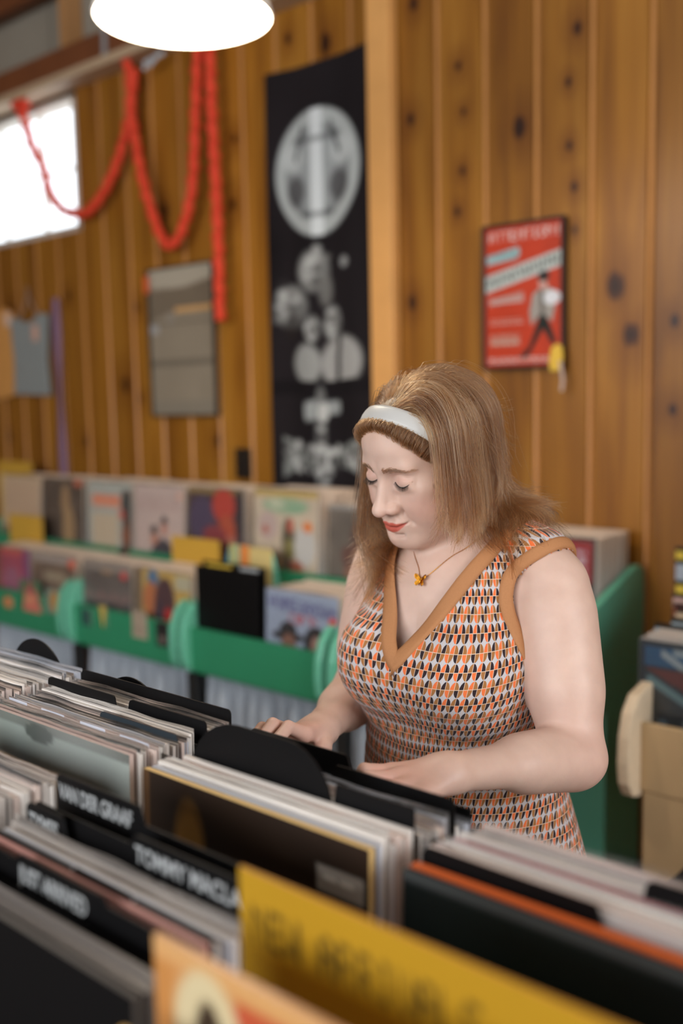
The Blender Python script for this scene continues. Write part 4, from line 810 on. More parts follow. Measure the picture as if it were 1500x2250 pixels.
def mouth_z(x): return -69.5 + 4.5 * (np.abs(x) / 25.0) ** 2
def sd_head(pw, with_ears=True):
    q = to_head(pw); m = q.copy(); m[:, 0] = np.abs(q[:, 0])          # mirrored copy for the paired features
    d = s_ell(q, V3(0, -10, 36), V3(73, 90, 67))
    d = smin(d, s_ell(q, V3(0, 38, 36), V3(60, 55, 50)), 22)
    face = s_ell(q, V3(0, 38, -36), V3(58, 51, 68))
    face = smin(face, s_cone(m, V3(45, 18, -66), V3(13, 69, -96), 23, 18.5), 28)
    face = smin(face, s_ell(m, V3(36, 50, -66), V3(25, 26, 26)), 22)
    face = smin(face, s_ell(m, V3(37, 59, -42), V3(25, 25, 28)), 22)
    face = smin(face, s_ell(m, V3(44, 56, -17), V3(20, 20, 14)), 18)
    d = smin(d, face, 26)
    d = smin(d, s_ell(q, V3(0, 40, -96), V3(40, 42, 20)), 26)         # soft under-chin
    d = smin(d, s_cone(m, V3(8, 83, 17), V3(36, 76, 18), 12, 10), 12) # brow
    d = smin(d, s_ell(q, V3(0, 76, -70), V3(27, 24, 27)), 16)         # muzzle
    d = smin(d, s_ell(q, V3(0, 80.5, -99), V3(24, 17, 15)), 14)         # chin
    d = smax(d, -s_ell(m, V3(29, 97, 3), V3(18, 12.5, 11)), 13)         # sockets
    eye = s_ell(m, V3(31.5, 75.0, -3.0), V3(16.0, 13.8, 12.0))
    d = smin(d, eye, 4.0)
    d = smax(d, -np.minimum(s_cone(m, V3(18, 86, 4.0), V3(31, 89, 7.0), .6, .9), s_cone(m, V3(31, 89, 7.0), V3(46, 79, 3.5), .9, .5)), 3.0)     # fold over the lid
    d = smin(d, s_cone(m, V3(20, 84, -13), V3(43, 79, -12), 3.2, 3.0), 9.0)      # lower lid
    d = smax(d, -np.minimum(s_cone(m, V3(17, 85.5, -3.0), V3(31, 89.5, -8.2), .4, .4), s_cone(m, V3(31, 89.5, -8.2), V3(46.5, 78.5, -2.5), .4, .4)), 1.8)       # where the lids meet
    d = smin(d, s_cone(q, V3(0, 86, 8), V3(0, 108, -32), 6.8, 9.0), 10)  # nose
    d = smin(d, s_cone(m, V3(4, 84, -8), V3(7, 95, -40), 7, 8), 9)
    d = smin(d, s_ell(q, V3(0, 112, -37.5), V3(11.2, 10.8, 10.0)), 6)
    d = smin(d, s_ell(m, V3(13.8, 98.0, -40.5), V3(6.8, 11.0, 7.4)), 6.5)
    d = smax(d, -s_ell(m, V3(6.8, 102, -49.5), V3(3.6, 5.2, 3.6)), 2.5)
    d = smax(d, -s_cone(m, V3(22.0, 92.5, -37), V3(21.5, 87, -50), .9, 1.6), 4.5)
    d = smax(d, -s_cone(m, V3(23, 90.5, -52), V3(32, 86, -66), .5, .2), 9.0)      # smile fold
    # lips
    x = m[:, 0]; w = np.clip(1 - (x / 25.0) ** 2, 0, 1)
    up = s_cone(m, V3(0, 98.5, -65.2), V3(11, 96.5, -65.2), 4.6, 4.4)
    up = smin(up, s_cone(m, V3(11, 96.5, -65.2), V3(24, 87, -65.5), 4.2, 1.6), 4)
    lo = smin(s_cone(m, V3(0, 96.5, -75.2), V3(10, 94.5, -74.8), 5.4, 5.0), s_cone(m, V3(10, 94.5, -74.8), V3(23, 86.5, -67), 4.8, 1.5), 4)
    d = smin(d, smin(up, lo, 1.0), 4.5)
    ml = np.minimum(s_cone(m, V3(0, 103.5, -70.0), V3(13, 100.5, -69.2), 0.5, 0.5), s_cone(m, V3(13, 100.5, -69.2), V3(28, 87.5, -64.5), 0.5, 0.9))
    d = smax(d, -ml, 3.4)
    d = smax(d, -s_cone(m, V3(0, 98, -87), V3(14, 93, -85), 1.6, 1.2), 8)           # below the lower lip
    if with_ears: d = smin(d, s_ell(m, V3(71, -6, -14), V3(7, 17, 29)), 6)
    return d / 1000.0

def T(x, y, z): return V3(XC + x, y, z)
def mir(p):                                        # mirrored across her middle
    m = p.copy(); m[:, 0] = XC + np.abs(p[:, 0] - XC); return m
HEAD_BASE = from_head((0, -12, -52))
def sd_torso(p, cloth=False):
    m = mir(p); kb = 0.05 if cloth else 0.022
    d = s_ell(p, T(0, 1.245, 1.135), V3(.145, .108, .175))
    d = smin(d, s_ell(p, T(0, 1.258, 1.222), V3(.150, .066, .066)), .05)
    d = smin(d, s_cone(m, T(.03, 1.272, 1.290), T(.130, 1.262, 1.264), .040, .036), .04)
    d = smin(d, s_ell(p, T(0, 1.235, .985), V3(.146, .112, .15)), .05)
    d = smin(d, s_ell(p, T(0, 1.248, .83), V3(.174, .126, .15)), .07)
    d = smin(d, s_ell(m, T(.074, 1.165, 1.108), V3(.070, .081, .075)), .045)
    if cloth:
        d = smin(d, s_ell(p, T(0, 1.155, 1.105), V3(.110, .075, .062)), .04)
        d = smin(d, s_ell(p, T(0, 1.252, .72), V3(.195, .145, .19)), .06)
        d = smin(d, sd_torso(p, False), .01)
    else:
        d = smin(d, s_ell(p, T(0, 1.195, 1.175), V3(.085, .045, .085)), .05)
        d = smin(d, s_cone(m, T(.012, 1.213, 1.262), T(.120, 1.245, 1.280), .010, .012), .022)   # collarbones
    return d
def sd_neck(p):
    d = s_cone(p, T(0, 1.272, 1.225), HEAD_BASE + V3(0, 0.012, .0), .062, .055)
    m = mir(p)
    d = smin(d, s_cone(m, T(.014, 1.218, 1.262), HEAD_BASE + V3(.045, .012, .01), .010, .014), .02)
    return d

# --- arms and hands
SH_L, EL_L, WR_L = T(.150, 1.252, 1.228), V3(-.629, 1.185, 1.010), V3(-.668, .950, 1.050)
SH_R, EL_R, WR_R = T(-.152, 1.252, 1.228), V3(-1.052, 1.240, 1.010), V3(-.958, 1.035, 1.020)
def sd_arm(p, S, E, W, k2=.010):
    up_ = s_cone(p, S, E, .053, .0435)
    up_ = smin(up_, s_cone(p, S + (E - S) * .2, S + (E - S) * .6, .0505, .0485), .03)
    ax = unit(W - E); fl = unit(np.cross(np.cross(ax, V3(0, 0, 1)), ax))
    fo = s_flat(p, E, W, .0425, .0265, fl, .84)
    fo = smin(fo, s_cone(p, E + (W - E) * .08, E + (W - E) * .42, .0385, .0335), .03)
    return smin(up_, fo, k2)
def hand_parts(W, K, TIP, side, up_):
    """capsules of a hand: wrist W, middle knuckle K, where the finger tips end; side = towards the thumb"""
    d = unit(K - W); n = unit(up_ - d * (up_ @ d)); s = unit(np.cross(d, n)); s = s if s @ side > 0 else -s
    caps = []
    for i, (off, kl, fl, r) in enumerate(((.030, .0, .93, .0088), (.0105, .004, 1.0, .0090), (-.0095, .001, .95, .0086), (-.028, -.008, .78, .0078))):
        k = K + s * off + d * kl - n * (.003 * abs(i - 1.2))
        w0 = W + s * off * .42
        caps.append(('p', w0, k, .0150, .0112))
        tip = TIP + s * off * 1.12 - n * .004 * (i == 3) + (K - TIP) * (1 - fl) * .8
        v = tip - k; L = .078 * fl
        h = max(0.0, (L * .62) ** 2 - (np.linalg.norm(v) / 2) ** 2) ** .5
        hump = unit(n + d * .55); hump = unit(hump - unit(v) * (hump @ unit(v)))
        j1 = k + v * .42 + hump * (h * .82 + .004); j2 = k + v * .78 + hump * h * .52
        caps += [('f', k, j1, r * 1.1, r), ('f', j1, j2, r, r * .93), ('f', j2, tip, r * .93, r * .80)]
    t0 = W + s * .018 + d * .014 - n * .006; t1 = t0 + d * .036 + s * .018 - n * .018; t2 = t1 + d * .030 + s * .004 - n * .014; t3 = t2 + d * .022 - s * .002 - n * .012
    caps += [('p', t0, t1, .0150, .0120), ('f', t1, t2, .0105, .0098), ('f', t2, t3, .0096, .0078)]
    return caps
HAND_L = hand_parts(WR_L, V3(-.692, .892, 1.052), V3(-.710, .836, 1.012), V3(-1, 0, 0), V3(.12, -.05, 1))
HAND_R = hand_parts(WR_R, V3(-.945, .955, 1.040), V3(-.935, .868, 1.036), V3(1, 0, 0), V3(-.2, -.1, 1))
def sd_hand(p, caps):
    palm = fing = None
    for k, a, b, r1, r2 in caps:
        c = s_cone(p, a, b, r1, r2)
        if k == 'p': palm = c if palm is None else smin(palm, c, .012)
        else: fing = c if fing is None else smin(fing, c, .0022)
    return smin(palm, fing, .006)

def boxed(fn, p, lo, hi, pad=.03):
    out = np.full(len(p), .1)
    k = np.all((p > lo - pad) & (p < hi + pad), axis=1)
    if k.any(): out[k] = fn(p[k])
    return out
def cap_box(caps):
    pts = np.array([c[1] for c in caps] + [c[2] for c in caps]); return pts.min(0) - .02, pts.max(0) + .02
HL, HR = cap_box(HAND_L), cap_box(HAND_R)
HEAD_LO, HEAD_HI = HEAD_O - .16, HEAD_O + .16
def sd_body(p):
    d = boxed(sd_torso, p, V3(-1.2, .9, .5), V3(-.5, 1.5, 1.36))
    d = smin(d, boxed(sd_neck, p, V3(-1.0, 1.05, 1.15), V3(-.7, 1.4, 1.42)), .030)
    d = smin(d, boxed(sd_head, p, HEAD_LO, HEAD_HI), .022)
    for S, E, W, H, B in ((SH_L, EL_L, WR_L, HAND_L, HL), (SH_R, EL_R, WR_R, HAND_R, HR)):
        P = np.array([S, E, W]); a = boxed(lambda q: sd_arm(q, S, E, W), p, P.min(0) - .06, P.max(0) + .06)
        h = boxed(lambda q: sd_hand(q, H), p, *B)
        a = smin(a, h, .016)
        d = smin(d, a, .018)
    return d

def iso(fn, xs, ys, zs, step=8):
    """surface nets on a rectilinear grid, evaluated only near the surface"""
    nx, ny, nz = len(xs), len(ys), len(zs)
    D = np.full((nx, ny, nz), .1, np.float32)
    cells = []; cen = []; rad = []
    for i in range(0, nx, step):
        i2 = min(i + step, nx) - 1
        for j in range(0, ny, step):
            j2 = min(j + step, ny) - 1
            for k in range(0, nz, step):
                k2 = min(k + step, nz) - 1
                cells.append((i, i2, j, j2, k, k2))
    cells = np.array(cells)
    lo = np.stack([xs[cells[:, 0]], ys[cells[:, 2]], zs[cells[:, 4]]], 1); hi = np.stack([xs[cells[:, 1]], ys[cells[:, 3]], zs[cells[:, 5]]], 1)
    cen = (lo + hi) / 2; rad = np.linalg.norm(hi - lo, axis=1) / 2
    cd = fn(cen)
    inside = cd < -(rad * 1.25 + .012); act = np.abs(cd) <= rad * 1.25 + .012
    for c in cells[inside]: D[c[0]:c[1] + 1, c[2]:c[3] + 1, c[4]:c[5] + 1] = -.1
    A = cells[act]
    for b in range(0, len(A), 500):
        ch = A[b:b + 500]; pts = []; 
        for c in ch:
            g = np.stack(np.meshgrid(xs[c[0]:c[1] + 1], ys[c[2]:c[3] + 1], zs[c[4]:c[5] + 1], indexing='ij'), -1).reshape(-1, 3); pts.append(g)
        val = fn(np.concatenate(pts)); o = 0
        for c, g in zip(ch, pts):
            D[c[0]:c[1] + 1, c[2]:c[3] + 1, c[4]:c[5] + 1] = val[o:o + len(g)].reshape(c[1] - c[0] + 1, c[3] - c[2] + 1, c[5] - c[4] + 1); o += len(g)
    neg = D < 0
    cnt = np.zeros((nx - 1, ny - 1, nz - 1), np.int8)
    for a in (0, 1):
        for b in (0, 1):
            for c in (0, 1): cnt += neg[a:nx - 1 + a, b:ny - 1 + b, c:nz - 1 + c]
    I = np.argwhere((cnt > 0) & (cnt < 8)); idx = np.full(cnt.shape, -1, np.int32); idx[tuple(I.T)] = np.arange(len(I))
    acc = np.zeros((len(I), 3)); num = np.zeros(len(I))
    cs = [(a, b, c) for a in (0, 1) for b in (0, 1) for c in (0, 1)]
    G = lambda o: np.stack([xs[I[:, 0] + o[0]], ys[I[:, 1] + o[1]], zs[I[:, 2] + o[2]]], 1)
    dv = {o: D[I[:, 0] + o[0], I[:, 1] + o[1], I[:, 2] + o[2]] for o in cs}
    for o in cs:
        for ax in range(3):
            if o[ax] == 0:
                o2 = tuple(1 if t == ax else o[t] for t in range(3)); a, b = dv[o], dv[o2]
                c = (a < 0) != (b < 0); t = np.where(c, a / np.where(c, a - b, 1), 0)
                acc += np.where(c[:, None], G(o) + t[:, None] * (G(o2) - G(o)), 0); num += c
    P = acc / num[:, None]
    F = []
    for ax in range(3):
        b, c = (ax + 1) % 3, (ax + 2) % 3
        sl0 = [slice(None)] * 3; sl1 = [slice(None)] * 3; sl0[ax] = slice(0, -1); sl1[ax] = slice(1, None)
        s0, s1 = neg[tuple(sl0)], neg[tuple(sl1)]
        for flip in (0, 1):
            E = np.argwhere((s0 & ~s1) if not flip else (~s0 & s1))
            E = E[(E[:, b] > 0) & (E[:, c] > 0) & (E[:, b] < D.shape[b] - 1) & (E[:, c] < D.shape[c] - 1)]
            def at(db, dc):
                e = E.copy(); e[:, b] -= db; e[:, c] -= dc; return idx[tuple(e.T)]
            q = np.stack([at(1, 1), at(0, 1), at(0, 0), at(1, 0)], 1)
            F.append(q if not flip else q[:, ::-1])
    return P, np.concatenate(F)
def grad(fn, P, h=4e-4):
    g = np.stack([fn(P + h * e) - fn(P - h * e) for e in np.eye(3)], 1)
    return g / np.maximum(np.linalg.norm(g, axis=1), 1e-9)[:, None]
def settle(fn, P, n=2):
    for _ in range(n):
        d = fn(P); P = P - np.clip(d, -.003, .003)[:, None] * grad(fn, P) * .8
    return P
def axis_pts(segs):
    out = [segs[0][0]]
    for a, b, s in segs: n = max(1, round((b - a) / s)); out += list(np.linspace(a, b, n + 1)[1:])
    return np.array(out)
FINE = 1.0
gx = axis_pts([(-1.14, -.94, .0030 * FINE), (-.94, -.79, .0015 * FINE), (-.79, -.53, .0026 * FINE)])
gy = axis_pts([(.76, 1.02, .0024 * FINE), (1.02, 1.13, .0015 * FINE), (1.13, 1.40, .0034 * FINE)])
gz = axis_pts([(.80, .99, .0045 * FINE), (.99, 1.10, .0024 * FINE), (1.10, 1.28, .003 * FINE), (1.28, 1.45, .0014 * FINE), (1.45, 1.56, .0034 * FINE)])
BP, BF = iso(sd_body, gx, gy, gz)
BP = settle(sd_body, BP)
me = mesh_np('body', BP, BF, smooth=True)
# --- skin colours: lipstick, blush, lids, brows' ground, scalp
q = to_head(BP); x = np.abs(q[:, 0]); fz = q[:, 2]; ff = q[:, 1]
skin = np.tile(np.array([.630, .435, .350]), (len(BP), 1))
def paint(mask, col, s=1.0):
    global skin
    m = np.clip(mask * s, 0, 1)[:, None]; skin = skin * (1 - m) + np.array(col) * m
def gauss(c, r): return np.exp(-(((x - c[0]) / r[0]) ** 2 + ((ff - c[1]) / r[1]) ** 2 + ((fz - c[2]) / r[2]) ** 2))
near = (np.linalg.norm(BP - HEAD_O, axis=1) < .17)
paint(gauss((44, 62, -42), (24, 30, 22)) * near, (.62, .27, .20), .55)
paint(gauss((0, 108, -44), (15, 12, 12)) * near, (.63, .31, .24), .45)
paint(gauss((31, 86, 2), (15, 12, 7)) * near, (.58, .30, .235), .45)
paint(gauss((0, 90, -100), (16, 14, 10)) * near, (.62, .33, .25), .3)
w = np.clip(1 - (x / 25.5) ** 2, 0, 1); mz = mouth_z(x)
top = -62.0 - 1.0 * np.exp(-(x / 3.5) ** 2) - 4.0 * (x / 25) ** 2
bot = -79.0 + 13.5 * (x / 25.0) ** 2
lip = np.clip((top - fz) / 1.1 + .5, 0, 1) * np.clip((fz - bot) / 1.3 + .5, 0, 1) * (x < 25.5) * (ff > 82) * near
paint(lip, (.52, .085, .055), .92)
paint(np.exp(-((fz - mz) / 1.0) ** 2) * (x < 25) * (ff > 84) * near, (.22, .03, .025), .7)
u_h = 71 - 25 * (x / 48) ** 2 - np.clip(x - 50, 0, 99) ** 2 * .16
hm = np.clip((fz - u_h) / 5 + .5, 0, 1); hm = np.maximum(hm, np.clip((36 + .10 * fz - ff) / 6, 0, 1) * (x > 50)); hm = np.maximum(hm, (ff < 22))
paint(hm * near * (fz > -45), (.13, .070, .032))
pk = np.exp(-((BP - EL_L) ** 2).sum(1) / .06 ** 2) + np.exp(-((BP - EL_R) ** 2).sum(1) / .06 ** 2)
paint(pk, (.64, .33, .27), .35)
for W_, K_ in ((WR_L, HAND_L), (WR_R, HAND_R)):
    kk = np.exp(-((BP - K_[4][2]) ** 2).sum(1) / .05 ** 2); paint(kk, (.66, .33, .26), .55)
set_cols(me, skin)
sk = NT('skin'); a = sk.n('VertexColor'); a.layer_name = 'Col'
tc = sk.n('TexCoord'); nz = sk.n('TexNoise'); nz.inputs['Scale'].default_value = 38; nz.inputs['Detail'].default_value = 4
sk.l(tc.outputs['Object'], nz.inputs['Vector'])
r = sk.ramp(nz.outputs['Fac'], [(0.3, (.93, .90, .90, 1)), (0.7, (1.05, 1.05, 1.05, 1))])
mx = sk.n('Mix', data_type='RGBA', blend_type='MULTIPLY'); mx.inputs[0].default_value = .8
sk.l(a.outputs['Color'], mx.inputs[6]); sk.l(r, mx.inputs[7]); sk.l(mx.outputs[2], sk.p.inputs['Base Color'])
sk.p.inputs['Roughness'].default_value = .48; sk.p.inputs['Specular IOR Level'].default_value = .38
sk.p.inputs['Subsurface Weight'].default_value = .22; sk.p.inputs['Subsurface Scale'].default_value = .006
sk.p.inputs['Subsurface Radius'].default_value = (1.0, .35, .2)
n2 = sk.n('TexNoise'); n2.inputs['Scale'].default_value = 520; sk.l(tc.outputs['Object'], n2.inputs['Vector'])
bp = sk.n('Bump'); bp.inputs['Strength'].default_value = .12; bp.inputs['Distance'].default_value = .0006
sk.l(n2.outputs['Fac'], bp.inputs['Height']); sk.l(bp.outputs['Normal'], sk.p.inputs['Normal'])
me.materials.append(sk.m)
person = thing('person', (XC, 1.24, 0), 'woman in a patterned sleeveless V-neck dress, head bowed, flipping through records', 'person')
def child(o): o.parent = person; o.matrix_parent_inverse = Matrix.Translation((-XC, -1.24, 0)); return o
body = bpy.data.objects.new('body', me); link(body); child(body)

# --- dress
def sd_dress(p): return sd_torso(p, True) - .006
gx = axis_pts([(-1.12, -.58, .0036)]); gy = axis_pts([(1.03, 1.44, .0036)]); gz = axis_pts([(.60, 1.34, .0036)])
DP, DF = iso(sd_dress, gx, gy, gz); DP = settle(sd_dress, DP)
# soft folds: across the waist and a drag line below the bust
def folds(P):
    x_ = P[:, 0] - XC; z_ = P[:, 2]; y_ = P[:, 1]
    ang = np.arctan2(x_, 1.25 - y_)
    a_ = np.sin((z_ - .18 * x_ ** 2 * 4) * 165 + 2.2 * np.sin(ang * 2.3)) * np.exp(-((z_ - 1.015) / .045) ** 2) * .0026 * (0.35 + 0.65 * np.clip(np.abs(ang), 0, 1.4) / 1.4)
    b_ = np.sin(ang * 9 + z_ * 22) * np.clip((.93 - z_) / .2, 0, 1) * .004
    c_ = np.sin((x_ * .7 + z_) * 150) * np.exp(-((np.abs(x_) - .10) / .03) ** 2 - ((z_ - 1.19) / .04) ** 2) * .0018
    return a_ + b_ + c_
DN = grad(sd_dress, DP)
DP = DP + DN * folds(DP)[:, None]
AH_C, AH_R = (1.252, 1.186), (.068, .097)             # armhole: ellipse seen from the side
def vhalf(z): return .004 + .104 * np.clip((z - 1.118) / .185, 0, 3) ** .78
def cut_fn(P):
    x_ = np.abs(P[:, 0] - XC); y_ = P[:, 1]; z_ = P[:, 2]
    front = (x_ < vhalf(z_) - .003) & (z_ > 1.127) & (y_ < 1.275)
    back = (x_ < .10) & (z_ > 1.288)
    arm = (((y_ - AH_C[0]) / AH_R[0]) ** 2 + ((z_ - AH_C[1]) / AH_R[1]) ** 2 < 1) & (x_ > .07)
    return front | back | arm | (z_ < .63)
fc = DP[DF].mean(1); keep = ~cut_fn(fc)
F2 = DF[keep]; used, inv = np.unique(F2, return_inverse=True); DP2 = DP[used]; F2 = inv.reshape(-1, 4).astype(np.int32)
me = mesh_np('dress', DP2, F2, smooth=True)
uvl = me.uv_layers.new(name='UVMap')
ang = np.arctan2(DP2[:, 0] - XC, -(DP2[:, 1] - 1.245))
cu = ang * .150 * (1 + .5 * np.clip(.95 - DP2[:, 2], 0, .4)) - .20 * (DP2[:, 2] - 1.05) * np.tanh((DP2[:, 0] - XC) / .05) * (DP2[:, 1] < 1.25); cv = DP2[:, 2] + .10 * (np.cos(ang) - .6) * np.exp(-((DP2[:, 2] - 1.05) / .12) ** 2) * .25
uv = np.stack([cu, cv], 1)[F2.ravel()]
uvl.data.foreach_set('uv', uv.astype(np.float32).ravel())
d = NT('dress_print'); tc = d.n('TexCoord'); sx = d.n('SeparateXYZ'); d.l(tc.outputs['UV'], sx.inputs[0])
Wc, Hc = .0047, .0220
nz = d.n('TexNoise'); nz.inputs['Scale'].default_value = 900; nz.inputs['Detail'].default_value = 1; d.l(tc.outputs['UV'], nz.inputs['Vector'])
jit = d.math('MULTIPLY', d.math('SUBTRACT', nz.outputs['Fac'], .5), .22)
U = d.math('DIVIDE', sx.outputs[0], Wc); Vv = d.math('DIVIDE', sx.outputs[1], Hc)
iu = d.math('FLOOR', U); fu = d.math('SUBTRACT', U, iu); jv = d.math('FLOOR', Vv); fv = d.math('SUBTRACT', Vv, jv)
upper = d.math('GREATER_THAN', fv, .5)
t = d.math('MULTIPLY', d.math('ABSOLUTE', d.math('SUBTRACT', fv, .5)), 2.0)
i2 = d.math('ADD', d.math('ADD', iu, jv), d.math('SUBTRACT', 1.0, upper))
par = d.math('FLOORED_MODULO', i2, 2.0)
odd = d.math('GREATER_THAN', par, .5)
fx = d.math('ADD', d.math('MULTIPLY', odd, fu), d.math('MULTIPLY', d.math('SUBTRACT', 1.0, odd), d.math('SUBTRACT', 1.0, fu)))
r2 = d.math('ADD', d.math('ADD', d.math('POWER', fx, 2.0), d.math('POWER', t, 2.0)), jit)
inside = d.math('LESS_THAN', r2, .93)
m4 = d.math('FLOORED_MODULO', d.math('ADD', i2, d.math('MULTIPLY', jv, 2.0)), 4.0)
rowB = d.math('GREATER_THAN', d.math('FLOORED_MODULO', jv, 2.0), .5)
TAN, ORG, DRK, GRY = srgb(158, 106, 58), srgb(226, 112, 60), srgb(44, 32, 36), srgb(188, 186, 190)
isodd = odd
evc = d.mix(d.math('GREATER_THAN', m4, 1.5), ORG, DRK)       # row A: orange / dark on even cells, tan on odd
cA = d.mix(isodd, evc, TAN)
evb = d.mix(d.math('GREATER_THAN', m4, 1.5), ORG, TAN)       # row B: orange / tan, dark on odd
cB = d.mix(isodd, evb, DRK)
col = d.mix(inside, GRY, d.mix(rowB, cA, cB))
lv = d.math('LESS_THAN', d.math('ABSOLUTE', d.math('SUBTRACT', fv, .5)), .017)
lu = d.math('ADD', d.math('LESS_THAN', fu, .055), d.math('GREATER_THAN', fu, .945))
ln = d.math('MINIMUM', d.math('ADD', lv, lu), 1.0)
col = d.mix(ln, col, srgb(214, 190, 170))
d.l(col, d.p.inputs['Base Color']); d.p.inputs['Roughness'].default_value = .85; d.p.inputs['Specular IOR Level'].default_value = .2
d.p.inputs['Sheen Weight'].default_value = .15
me.materials.append(d.m)
dress = bpy.data.objects.new('dress', me); link(dress); child(dress)
trim_m = mat('dress_trim', srgb(172, 120, 80), .8, spec=.2, var=.08, scale=400, bump=.1)
def snap(P, off):
    P = np.array(P, float)
    for _ in range(8):
        dd = sd_dress(P) - off; P = P - dd[:, None] * grad(sd_dress, P) * .9
    return P
def band(curve, name, width, closed=False, flip=1.0, mitre=0):
    C_ = snap(np.array(curve), .0015); n = len(C_)
    Tn = np.roll(C_, -1, 0) - np.roll(C_, 1, 0)
    if not closed: Tn[0] = C_[1] - C_[0]; Tn[-1] = C_[-1] - C_[-2]
    Tn /= np.linalg.norm(Tn, axis=1)[:, None]; N_ = grad(sd_dress, C_); B_ = np.cross(N_, Tn) * flip
    rows = []
    for k, (s_, o_) in enumerate(((-.10, -.0025), (0.0, .0022), (.25, .0034), (.5, .0038), (.75, .0034), (.95, .0028), (1.0, .0005))):
        rows.append(snap(C_ + B_ * width * s_, o_) if s_ > -.05 else C_ + B_ * width * .02 + N_ * o_ * 2)
    m_ = len(rows); vs = np.stack(rows, 1).reshape(-1, 3); fs = []
    if mitre: k_ = (mitre * (vs[:, 0] - XC) < -.003) & (vs[:, 1] < 1.2); vs[k_, 0] = XC - mitre * .003
    for i in range(n if closed else n - 1):
        j = (i + 1) % n
        for k in range(m_ - 1): fs.append((i * m_ + k, j * m_ + k, j * m_ + k + 1, i * m_ + k + 1))
    if mitre: fs = [f for f in fs if k_[list(f)].sum() < 3]
    me = mesh_np(name, vs, fs, smooth=True); me.materials.append(trim_m)
    o = bpy.data.objects.new(name, me); link(o, dress); return o
def neck_curve(sgn):
    pts = []
    for z in np.concatenate([[1.100, 1.109], np.linspace(1.118, 1.300, 40)]):
        X_ = XC + sgn * float(vhalf(np.array([z]))[0])
        if z < 1.117: X_ = XC - sgn * (1.118 - z) * .55
        lo, hi = 1.00, 1.27                              # march in from the front
        ys = np.linspace(lo, hi, 200); dd = sd_dress(np.stack([np.full(200, X_), ys, np.full(200, z)], 1))
        k = np.argmax(dd < 0) if (dd < 0).any() else np.argmin(dd); pts.append((X_, ys[k], z))
    return pts
back = [(XC + .108 * math.cos(a_), 1.278 + .04 * math.sin(a_), 1.300 - .014 * math.sin(a_)) for a_ in np.linspace(.15, math.pi - .15, 16)]
mid = len(back) // 2
band(neck_curve(1) + back[:mid + 1], 'neck_trim', .023, False, 1.0, 1); band(neck_curve(-1) + back[::-1][:mid + 1], 'neck_trim', .023, False, -1.0, -1)
for sgn in (1, -1):
    pts = []
    for a_ in np.linspace(0, 2 * math.pi, 72, endpoint=False):
        y_ = AH_C[0] + AH_R[0] * math.cos(a_); z_ = AH_C[1] + AH_R[1] * math.sin(a_)
        xs_ = np.linspace(.25, .05, 240); dd = sd_dress(np.stack([XC + sgn * xs_, np.full(240, y_), np.full(240, z_)], 1))
        k = np.argmax(dd < 0) if (dd < 0).any() else np.argmin(dd); pts.append((XC + sgn * xs_[k], y_, z_))
    band(pts, 'armhole_trim', .020, True, -sgn)
# ------------------------------------------------------------------ hair: strands that leave the scalp, follow the head and fall
def hs(q): return .84 * q[:, 1] - .545 * q[:, 2] - 2.4          # >0 in front of the headband
def sd_cap(p):
    q = to_head(p); d = s_ell(q, V3(0, -10, 36), V3(73, 90, 67)); d = smin(d, s_ell(q, V3(0, 38, 36), V3(60, 55, 50)), 22)
    d = smin(d, s_ell(q, V3(0, 34, -40), V3(60, 48, 66)), 30); return d / 1000
def sd_hold(p):
    d = sd_cap(p); m = mir(p)
    n = s_cone(p, T(0, 1.272, 1.225), HEAD_BASE + V3(0, .012, 0), .062, .056)
    t = np.minimum(s_ell(p, T(0, 1.255, 1.225), V3(.172, .074, .074)), s_cone(m, T(.03, 1.272, 1.296), T(.150, 1.262, 1.268), .040, .038))
    t = np.minimum(t, s_ell(p, T(0, 1.235, 1.14), V3(.158, .118, .17))); t = np.minimum(t, s_cone(m, SH_L, EL_L, .056, .05))
    t = np.minimum(t, s_ell(m, T(.080, 1.163, 1.108), V3(.080, .088, .080)))
    return smin(d, smin(n, t, .03), .012)
def to_surface(c, dirs, off=0.0, fn=sd_cap):
    t = np.full(len(dirs), .02)
    for _ in range(40): t -= np.clip(fn(c + dirs * t[:, None]) - off, -.02, .02) * .9
    return c + dirs * t[:, None]
HC = from_head((0, -5, 25))
def sample_roots(n):
    v = RNG.normal(size=(n * 6, 3)); v /= np.linalg.norm(v, axis=1)[:, None]
    p = to_surface(HC, v); q = to_head(p); s_ = hs(q)
    ok = (s_ < -9) & (q[:, 2] > -42 - .2 * q[:, 1]) & ~((q[:, 1] > 20) & (q[:, 2] < 20) )
    return p[ok][:n], q[ok][:n]
RND_ = np.random.default_rng(5).uniform(0, 1, 20000)
